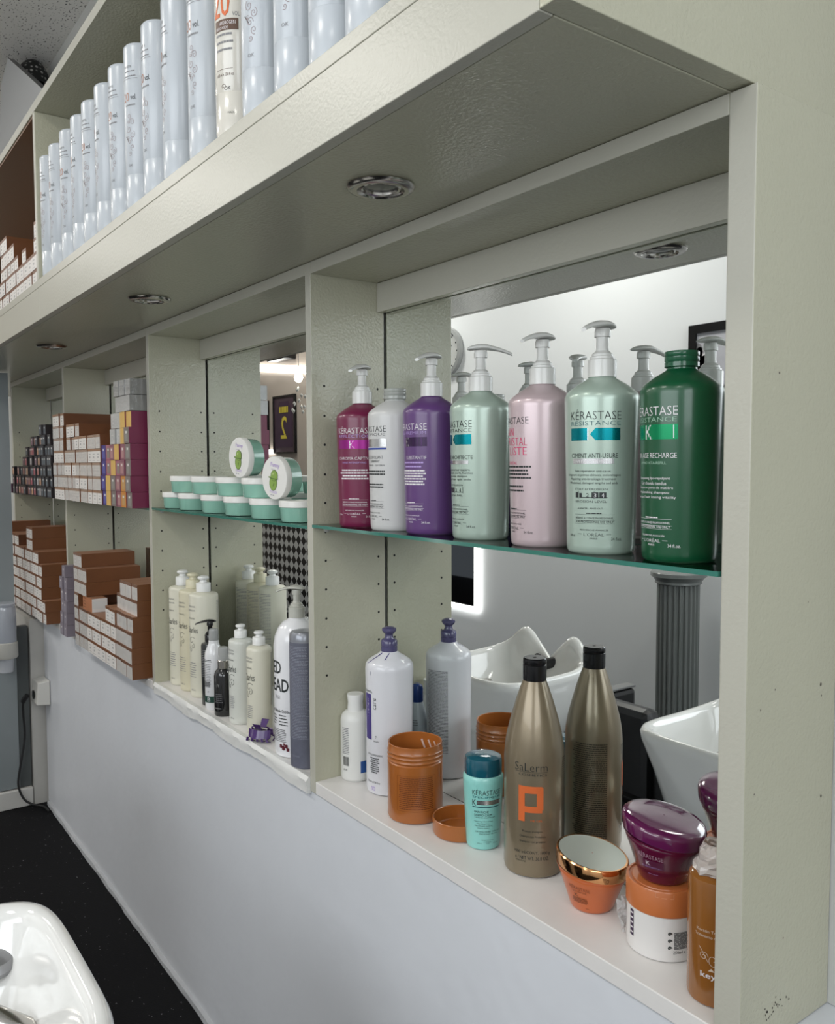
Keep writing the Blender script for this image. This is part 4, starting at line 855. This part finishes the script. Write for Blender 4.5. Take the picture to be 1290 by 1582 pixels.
# ================================================================== the salon in front of the shelving
porc = mat('white_porcelain', (.78, .78, .76), .07, coat=.6)
def basin(cx, label):
    t = empty('wash_basin', (cx, -.80, FL), label, 'wash basin', 'backwash basins')
    n = 72
    def ring(a, b, zf, ex=5.0, oy=0):
        out = []
        for i in range(n):
            th = 2*pi*i/n; c_, s_ = cos(th), sin(th)
            x = a*abs(c_)**(2/ex)*(1 if c_ >= 0 else -1); y = b*abs(s_)**(2/ex)*(1 if s_ >= 0 else -1)
            out.append((x, y+oy, zf(x, y)-FL))
        return out
    def rim(x, y):       # rear edge level, front rises into two horns with a neck notch between
        f_ = max(0, (-y-.02)/.20); z = -.040+.094*min(1, f_)**1.5*math.exp(-((abs(x)-.125)/.085)**2)
        if y < -.08: z -= .020*math.exp(-(x/.075)**2)*min(1, (-y-.08)/.10)
        return z
    rings = [ring(.10, .10, lambda x, y: -.42, 2.4, .03), ring(.15, .15, lambda x, y: -.36, 2.4, .02), ring(.215, .205, lambda x, y: -.25, 2.8), ring(.240, .225, lambda x, y: -.15, 3.2),
             ring(.250, .232, lambda x, y: rim(x, y)-.030), ring(.252, .234, lambda x, y: rim(x, y)-.010), ring(.247, .229, lambda x, y: rim(x, y)), ring(.238, .220, lambda x, y: rim(x, y)+.002), ring(.226, .208, lambda x, y: rim(x, y)-.003),
             ring(.218, .200, lambda x, y: rim(x, y)-.018), ring(.208, .188, lambda x, y: rim(x, y)*.5-.075), ring(.185, .165, lambda x, y: -.150, 2.9), ring(.140, .125, lambda x, y: -.205, 2.6), ring(.080, .070, lambda x, y: -.228, 2.2), ring(.030, .030, lambda x, y: -.236, 2)]
    MB().loft(rings, porc).build('bowl', t, ang=70)
    MB().lathe([(.17, .001), (.175, .02), (.155, .05), (.13, .12), (.12, .30), (.115, .52)], mat('pale_grey_pedestal', (.55, .55, .53), .25, coat=.3), c=(0, .03, 0), seg=40, sy=.85).build('pedestal', t)
    MB().lathe([(.020, -.03), (.022, 0), (.034, .004), (.037, .012), (.032, .024), (.018, .031), (.001, .033)], mat('grey_drain_cup', (.30, .30, .31), .3, metal=.6), c=(-.185, .135, -.125-FL), seg=32, cap=False).build('drain_strainer', t)
    q = MB(); q.tube([(-.055, -.215, -.045-FL), (-.04, -.195, -.055-FL), (0, -.185, -.070-FL), (.04, -.195, -.055-FL), (.055, -.215, -.045-FL)], [.012, .020, .024, .020, .012], blkm, seg=12)
    q.build('neck_rest', t)
    q = MB(); q.tube([(-.02, .16, -.17-FL), (-.03, .15, -.14-FL), (-.05, .12, -.122-FL), (-.07, .06, -.12-FL), (-.08, .02, -.13-FL)], [.022, .020, .018, .019, .024], chrome, seg=14)
    q.build('hand_shower', t)
    return t
basin(.310, 'white porcelain wash basin in the lower left foreground')
basin(-.690, 'white porcelain wash basin behind, cut by the left picture edge')
# black wash chairs
def chair(cx, label):
    t = empty('wash_chair', (cx, -1.35, FL), label, 'chair', 'black wash chairs'); lt2 = mat('black_leatherette', (.012, .012, .013), .35)
    MB().box((-.24, -.28, .34), (.24, .20, .47), lt2).build('seat', t, bevel=.03)
    q = MB().box((-.23, .19, .40), (.23, .27, .74), lt2); q.build('backrest', t, bevel=.03)
    for sx in (-1, 1):
        MB().box((sx*.285-.03, -.26, .06), (sx*.285+.03, .28, .64), lt2).build('armrest', t, bevel=.02)
        MB().box((sx*.285-.025, -.26, .642), (sx*.285+.025, .28, .652), mat('brushed_trim', (.35, .35, .35), .3, metal=.8)).build('arm_trim', t, bevel=.002)
    MB().box((-.24, -.24, .0), (.24, .24, .06), blk).build('base', t, bevel=.01)
chair(-.500, 'black leatherette wash chair in front of the far basin'); chair(.330, 'black leatherette wash chair in front of the near basin')
# black stool with wire legs by the far basin
# column
t = empty('display_column', (-1.40, -2.75, FL), 'grey fluted classical column stand by the far white wall, seen in the mirror', 'column')
cg = mat('grey_column_paint', (.20, .215, .21), .35, coat=.3)
q = MB(); rings = []
for z in (0.10, .12, .60, .90, .925):
    rings.append([((.118 if i % 4 in (0, 1) else .106)*cos(2*pi*i/96), (.118 if i % 4 in (0, 1) else .106)*sin(2*pi*i/96), z) for i in range(96)])
q.loft(rings, cg, sm=False); q.build('shaft', t)
MB().lathe([(.12, .920), (.13, .925), (.128, .937), (.14, .955), (.155, .965), (.155, .985), (.15, .991)], cg, seg=48).build('capital', t)
MB().lathe([(.16, 0), (.16, .04), (.145, .05), (.150, .07), (.13, .09), (.12, .105)], cg, seg=48).build('plinth', t)
# framed lit mirror on the white wall
FS = 1.1036
fx = lambda x: 1.598+(x-1.598)*FS
fz = lambda z: .694+(z-.694)*FS
led = mat('lit_frame', (1.0, .98, .95), .5, emit=5)
def frame(name, x0, x1, z0, z1, wd, fm, pm, label, cat, y=YB, dp=.03, extra=None):
    g_ = (fx(x0), fz(z0)); px_, x1_ = x0, x1; x0, x1, z0, z1, wd, dp = fx(x0), fx(x1), fz(z0), fz(z1), wd*FS, dp*FS
    t = empty(name, ((x0+x1)/2, y, z0), label, cat); ox = (x0+x1)/2
    for a, b in (((x0, z0), (x1, z0+wd)), ((x0, z1-wd), (x1, z1)), ((x0, z0+wd), (x0+wd, z1-wd)), ((x1-wd, z0+wd), (x1, z1-wd))):
        MB().box((a[0]-ox, .002, a[1]-z0), (b[0]-ox, dp, b[1]-z0), fm).build('frame_side', t)
    MB().box((x0+wd-ox, .002, wd), (x1-wd-ox, dp*.6, z1-z0-wd), pm).build('pane', t)
    if extra:
        q = MB(); extra(q, lambda a, b: (fx(px_+x1_-a)-ox, dp*.6+.003, fz(b)-z0)); q.build('print', t)
    return t
frame('lit_mirror', -3.95, -2.97, -.36, .42, .032, led, mat('dark_mirror', (.10, .10, .10), .03, metal=1), 'mirror with glowing white frame on the white wall, seen in reflection', 'mirror')
def photo_art(q, P):
    rn = random.Random(2)
    for i in range(26):
        a, b = rn.uniform(-1.20, -.64), rn.uniform(.86, 1.30); k = 12; rr_ = rn.uniform(.02, .06)
        put(q, P, [(a+rr_*cos(2*pi*j/k), b+rr_*sin(2*pi*j/k)*1.2) for j in range(k)], [tuple(range(k))], (iwht, blk, igry)[i % 3])
frame('wall_picture', -1.225, -.60, .80, 1.42, .045, blk, mat('pale_print', (.55, .55, .60), .4), 'black framed black and white picture, seen in the mirror above the green bottle', 'picture', extra=photo_art)
t = empty('wall_clock', (fx(-3.33), YB+.002, fz(1.51)), 'round grey rimmed wall clock, seen in the mirror at the bay edge', 'clock')
T90 = Matrix.Rotation(-pi/2, 4, 'X') @ Matrix.Scale(1.25, 4)
MB().lathe([(.155, 0), (.16, .01), (.155, .03), (.135, .035), (.13, .02)], mat('clock_rim_grey', (.35, .36, .36), .3), seg=48, T=T90, cap=False).build('rim', t)
MB().lathe([(.135, .001), (.132, .012)], mat('clock_face', (.55, .56, .55), .4), seg=48, T=T90).build('face', t)
q = MB(); P = lambda a, b: (a*1.25, .0165, b*1.25)
for i in range(12):
    a = 2*pi*i/12; stroke(q, P, [(.10*sin(a), .10*cos(a)), (.12*sin(a), .12*cos(a))], .008, blk)
stroke(q, P, [(0, 0), (.05, .04)], .008, blk); stroke(q, P, [(0, 0), (-.02, .09)], .005, blk); q.build('hands', t)
# far wall seen in the second bay's mirror
def jersey(num, name_):
    def g(q, P):
        pass
    return g
def j1(q, P):
    put(q, P, [(-6.66, .95), (-6.34, .95), (-6.34, 1.22), (-6.40, 1.26), (-6.60, 1.26), (-6.66, 1.22)], [(0, 1, 2, 3, 4, 5)], mat('jersey_navy', (.02, .035, .06), .6)); put(q, P, [(-6.44, 1.24), (-6.34, 1.26), (-6.34, 1.3), (-6.48, 1.3)], [(0, 1, 2, 3)], iwht)
def j2(q, P):
    nav = mat('jersey_plum', (.05, .025, .05), .6)
    put(q, P, [(-6.10, .86), (-5.76, .86), (-5.76, 1.18), (-5.83, 1.31), (-6.03, 1.31), (-6.10, 1.18)], [(0, 1, 2, 3, 4, 5)], nav)
    P0 = P; P = lambda a, b: (P0(a, b)[0], P0(a, b)[1]+.004, P0(a, b)[2])
    text(q, P, '2', -5.93, .945, .13, .22, iyel, .01, cut=0)
    rn = random.Random(6)
    for i in range(6): put(q, P, [(-6.02+i*.032, 1.20), (-6.02+i*.032+.024, 1.20), (-6.02+i*.032+.024, 1.26), (-6.02+i*.032, 1.26)], [(0, 1, 2, 3)], iyel)
frame('framed_jersey', -6.72, -6.29, .84, 1.34, .015, blk, mat('maroon_backing', (.09, .035, .035), .4), 'narrow framed dark shirt at the left of the second bay mirror', 'picture', extra=j1)
frame('framed_jersey', -6.16, -5.70, .80, 1.37, .015, blk, mat('plum_backing', (.06, .035, .05), .4), 'framed plum sports shirt with yellow number, seen in the second bay mirror', 'picture', extra=j2)
tag(MB().loft([[(a, YB+.004, c-.040), (a, YB+.05, c-.040), (a, YB+.05, c+.040), (a, YB+.004, c+.040)] for a, c in ((-7.9, 1.855), (-6.2, 1.665))], led, sm=False).build('light_bar'), 'long white glowing light bar above the framed shirts, seen in the mirror', 'lamp')
tag(MB().box((fx(-6.9), YB+.002, fz(.80)), (fx(-6.175), YB+.05, fz(.84)), led).build('light_bar'), 'short white glowing light bar below the narrow framed shirt', 'lamp')
tag(MB().box((fx(-6.05), YB+.002, fz(1.70)), (fx(-5.70), YB+.16, fz(1.95)), blk).build('wall_speaker', bevel=.01), 'black speaker box on the far wall above the light bar', 'speaker')
# black and white woven screen
def weave():
    m = bpy.data.materials.new('black_white_weave'); m.use_nodes = True; nt = m.node_tree; b = nt.nodes['Principled BSDF']; b.inputs['Roughness'].default_value = .35
    tc = nt.nodes.new('ShaderNodeTexCoord'); mp = nt.nodes.new('ShaderNodeMapping'); mp.inputs['Rotation'].default_value = (0, R_(45), 0); mp.inputs['Scale'].default_value = (13, 13, 13)
    ck = nt.nodes.new('ShaderNodeTexChecker'); ck.inputs['Scale'].default_value = 1.0; ck.inputs[1].default_value = (.60, .60, .58, 1); ck.inputs[2].default_value = (.012, .012, .012, 1)
    vo = nt.nodes.new('ShaderNodeTexNoise'); vo.inputs['Scale'].default_value = 30
    nt.links.new(tc.outputs['Object'], mp.inputs[0]); nt.links.new(mp.outputs[0], ck.inputs['Vector']); nt.links.new(ck.outputs[0], b.inputs['Base Color']); return m
wv = weave()
t = empty('woven_screen', (-6.55, -2.90, FL), 'black and white woven panel standing at the far wall, seen under the second glass shelf', 'screen')
MB().box((-1.0, -.02, .02), (.75, .02, 1.02), wv).build('woven_panel', t)
for x in (-1.02, .75): MB().box((x, -.03, 0), (x+.03, .03, 1.05), blkm).build('post', t)
# crystal wall lamp
t = empty('crystal_lamp', (-4.30, -1.85, 1.10), 'small lit crystal lamp hanging, glimpsed at the edge of the second bay mirror', 'lamp')
t.location = (-5.47, -2.50, 1.29)
MB().lathe([(.001, .16), (.030, .175), (.042, .21), (.030, .245), (.001, .26)], mat('lamp_bulb_glow', (1, .95, .78), .5, emit=5), seg=24, cap=False).build('bulb', t)
q = MB(); rn = random.Random(8)
for i in range(12):
    a, b, c = rn.uniform(-.07, .07), rn.uniform(-.05, .05), rn.uniform(-.12, .12); q.lathe([(.001, -.024), (.016, 0), (.001, .020)], mat('crystal', (.75, .74, .70), .03, metal=.6), c=(a, b, c), seg=6, cap=False)
q.build('crystals', t); MB().tube([(0, 0, .25), (0, 0, CEIL_Z-1.29)], .004, chrome).build('cord', t)
# ceiling panels (housings of the lamps)
for k, (px, py, pw) in enumerate(PANELS):
    t = empty('ceiling_panel', (px, py, CEIL_Z), 'square ceiling light panel over the aisle, '+ORF[k]+' from the far left end', 'ceiling light', 'ceiling light panels')
    MB().box((-.31, -.31, -.028), (.31, .31, -.001), wcap).build('housing', t)
# dispenser at the far left
t = empty('soap_dispenser', (-2.575, -.170, -.245), 'white and clear wall soap dispenser on the grey door frame at the left edge', 'dispenser')
MB().lathe([(.030, 0), (.036, .065), (.038, .068)], mat('frosted_cup', (.58, .60, .64), .25, trans=.2), seg=32).build('nozzle_cup', t)
MB().lathe([(.048, .064), (.052, .070), (.052, .135), (.048, .138)], mat('putty_plastic', (.50, .49, .45), .4), seg=36).build('holder', t)
MB().lathe([(.047, .137), (.048, .142), (.048, .285), (.044, .300), (.046, .303), (.046, .312), (.040, .316)], mat('clear_tank', (.48, .51, .57), .12, trans=.25, coat=.5), seg=36).build('tank', t)
MB().box((-.080, -.03, .05), (-.045, .03, .25), MATS['putty_plastic']).build('bracket', t)
# socket and cable
def smooth(p, k=5):
    p = [Vector(a) for a in p]; out = []
    for i in range(len(p)-1):
        a, b, c, d = p[max(0, i-1)], p[i], p[i+1], p[min(len(p)-1, i+2)]
        for j in range(k):
            t_ = j/k; out.append(.5*((2*b)+(c-a)*t_+(2*a-5*b+4*c-d)*t_**2+(3*b-a-3*c+d)*t_**3))
    return out+[p[-1]]
t = empty('power_socket', (-2.560, .004, -.415), 'white surface mounted power socket at the left end of the half wall', 'socket')
q = MB(); q.loft([[(-.075, -.002, 0), (.045, -.002, 0), (.045, -.002, .115), (-.075, -.002, .115)], [(-.07, -.060, .006), (.040, -.060, .006), (.040, -.052, .108), (-.07, -.052, .108)]], mat('socket_white', (.66, .65, .61), .35), sm=False); q.build('socket_body', t, bevel=.004)
MB().lathe([(.020, 0), (.020, .004)], blk, seg=20, T=Matrix.Translation((-.020, -.060, .045)) @ Matrix.Rotation(pi/2, 4, 'X')).build('socket_opening', t)
pts = [(-2.580, -.085, -.370), (-2.60, -.098, -.40), (-2.625, -.095, -.47), (-2.632, -.090, -.58), (-2.630, -.115, -.72), (-2.625, -.125, -.80), (-2.615, -.105, -.865), (-2.60, -.07, -.895), (-2.575, -.03, -.9055), (-2.50, -.02, -.907)]
tag(MB().tube(smooth(pts), [.012]*6+[.005]*(len(smooth(pts))-6), blkm, seg=8).build('power_cable'), 'black cable hanging from the white socket down to the floor', 'cable')
# hose of the near basins
tag(MB().tube([(-.62, -.60, FL+.55), (-.56, -.50, FL+.40), (-.48, -.47, FL+.20), (-.42, -.48, FL+.05), (-.34, -.52, FL+.012), (-.26, -.62, FL+.012), (-.30, -.72, FL+.012)], .009, blk, seg=8).build('water_hose'), 'black hose looping behind the far wash basin to the floor', 'hose')
# white sheet and black woven lamp up under the ceiling
wsm = mat('white_sheet_metal', (.50, .51, .52), .4)
q = MB(); pts = [(-3.03, .0, 2.69), (-2.34, .0, 2.30), (-2.30, .0, 2.20), (-3.25, .0, 2.15), (-3.33, .0, 2.20), (-3.23, .0, 2.62)]
n = len(pts); q.v += [(a, b, c) for a, b, c in pts]+[(a, b+.03, c) for a, b, c in pts]; q.face(range(n), wsm); q.face([n+i for i in range(n)][::-1], wsm)
for i in range(n): q.face((i, i+n, (i+1) % n+n, (i+1) % n), blk)
tag(q.build('ceiling_panel_sheet'), 'pointed white sheet with black edges hanging under the tiled ceiling', 'panel')

t = empty('woven_lamp', (-3.065, .122, 2.60), 'black woven dome lamp hanging under the ceiling behind the white sheet', 'lamp')
m = bpy.data.materials.new('black_weave'); m.use_nodes = True; nt = m.node_tree; b = nt.nodes['Principled BSDF']; b.inputs['Roughness'].default_value = .4
tc = nt.nodes.new('ShaderNodeTexCoord'); mp = nt.nodes.new('ShaderNodeMapping'); mp.inputs['Scale'].default_value = (9, 9, 9); vo = nt.nodes.new('ShaderNodeTexVoronoi'); vo.inputs['Randomness'].default_value = .15
cr = nt.nodes.new('ShaderNodeValToRGB'); cr.color_ramp.elements[0].position = .22; cr.color_ramp.elements[0].color = (.40, .39, .37, 1); cr.color_ramp.elements[1].position = .38; cr.color_ramp.elements[1].color = (.012, .012, .012, 1)
nt.links.new(tc.outputs['Object'], mp.inputs[0]); nt.links.new(mp.outputs[0], vo.inputs['Vector']); nt.links.new(vo.outputs['Distance'], cr.inputs[0]); nt.links.new(cr.outputs[0], b.inputs['Base Color'])
MB().lathe([(.080*sin(i*pi/2/12)+.0005, .125*cos(i*pi/2/12)) for i in range(13)], m, seg=40, cap=False).build('shade', t)
MB().tube([(0, 0, .122), (0, 0, CEIL_Z-2.60)], .004, blkm).build('cord', t)
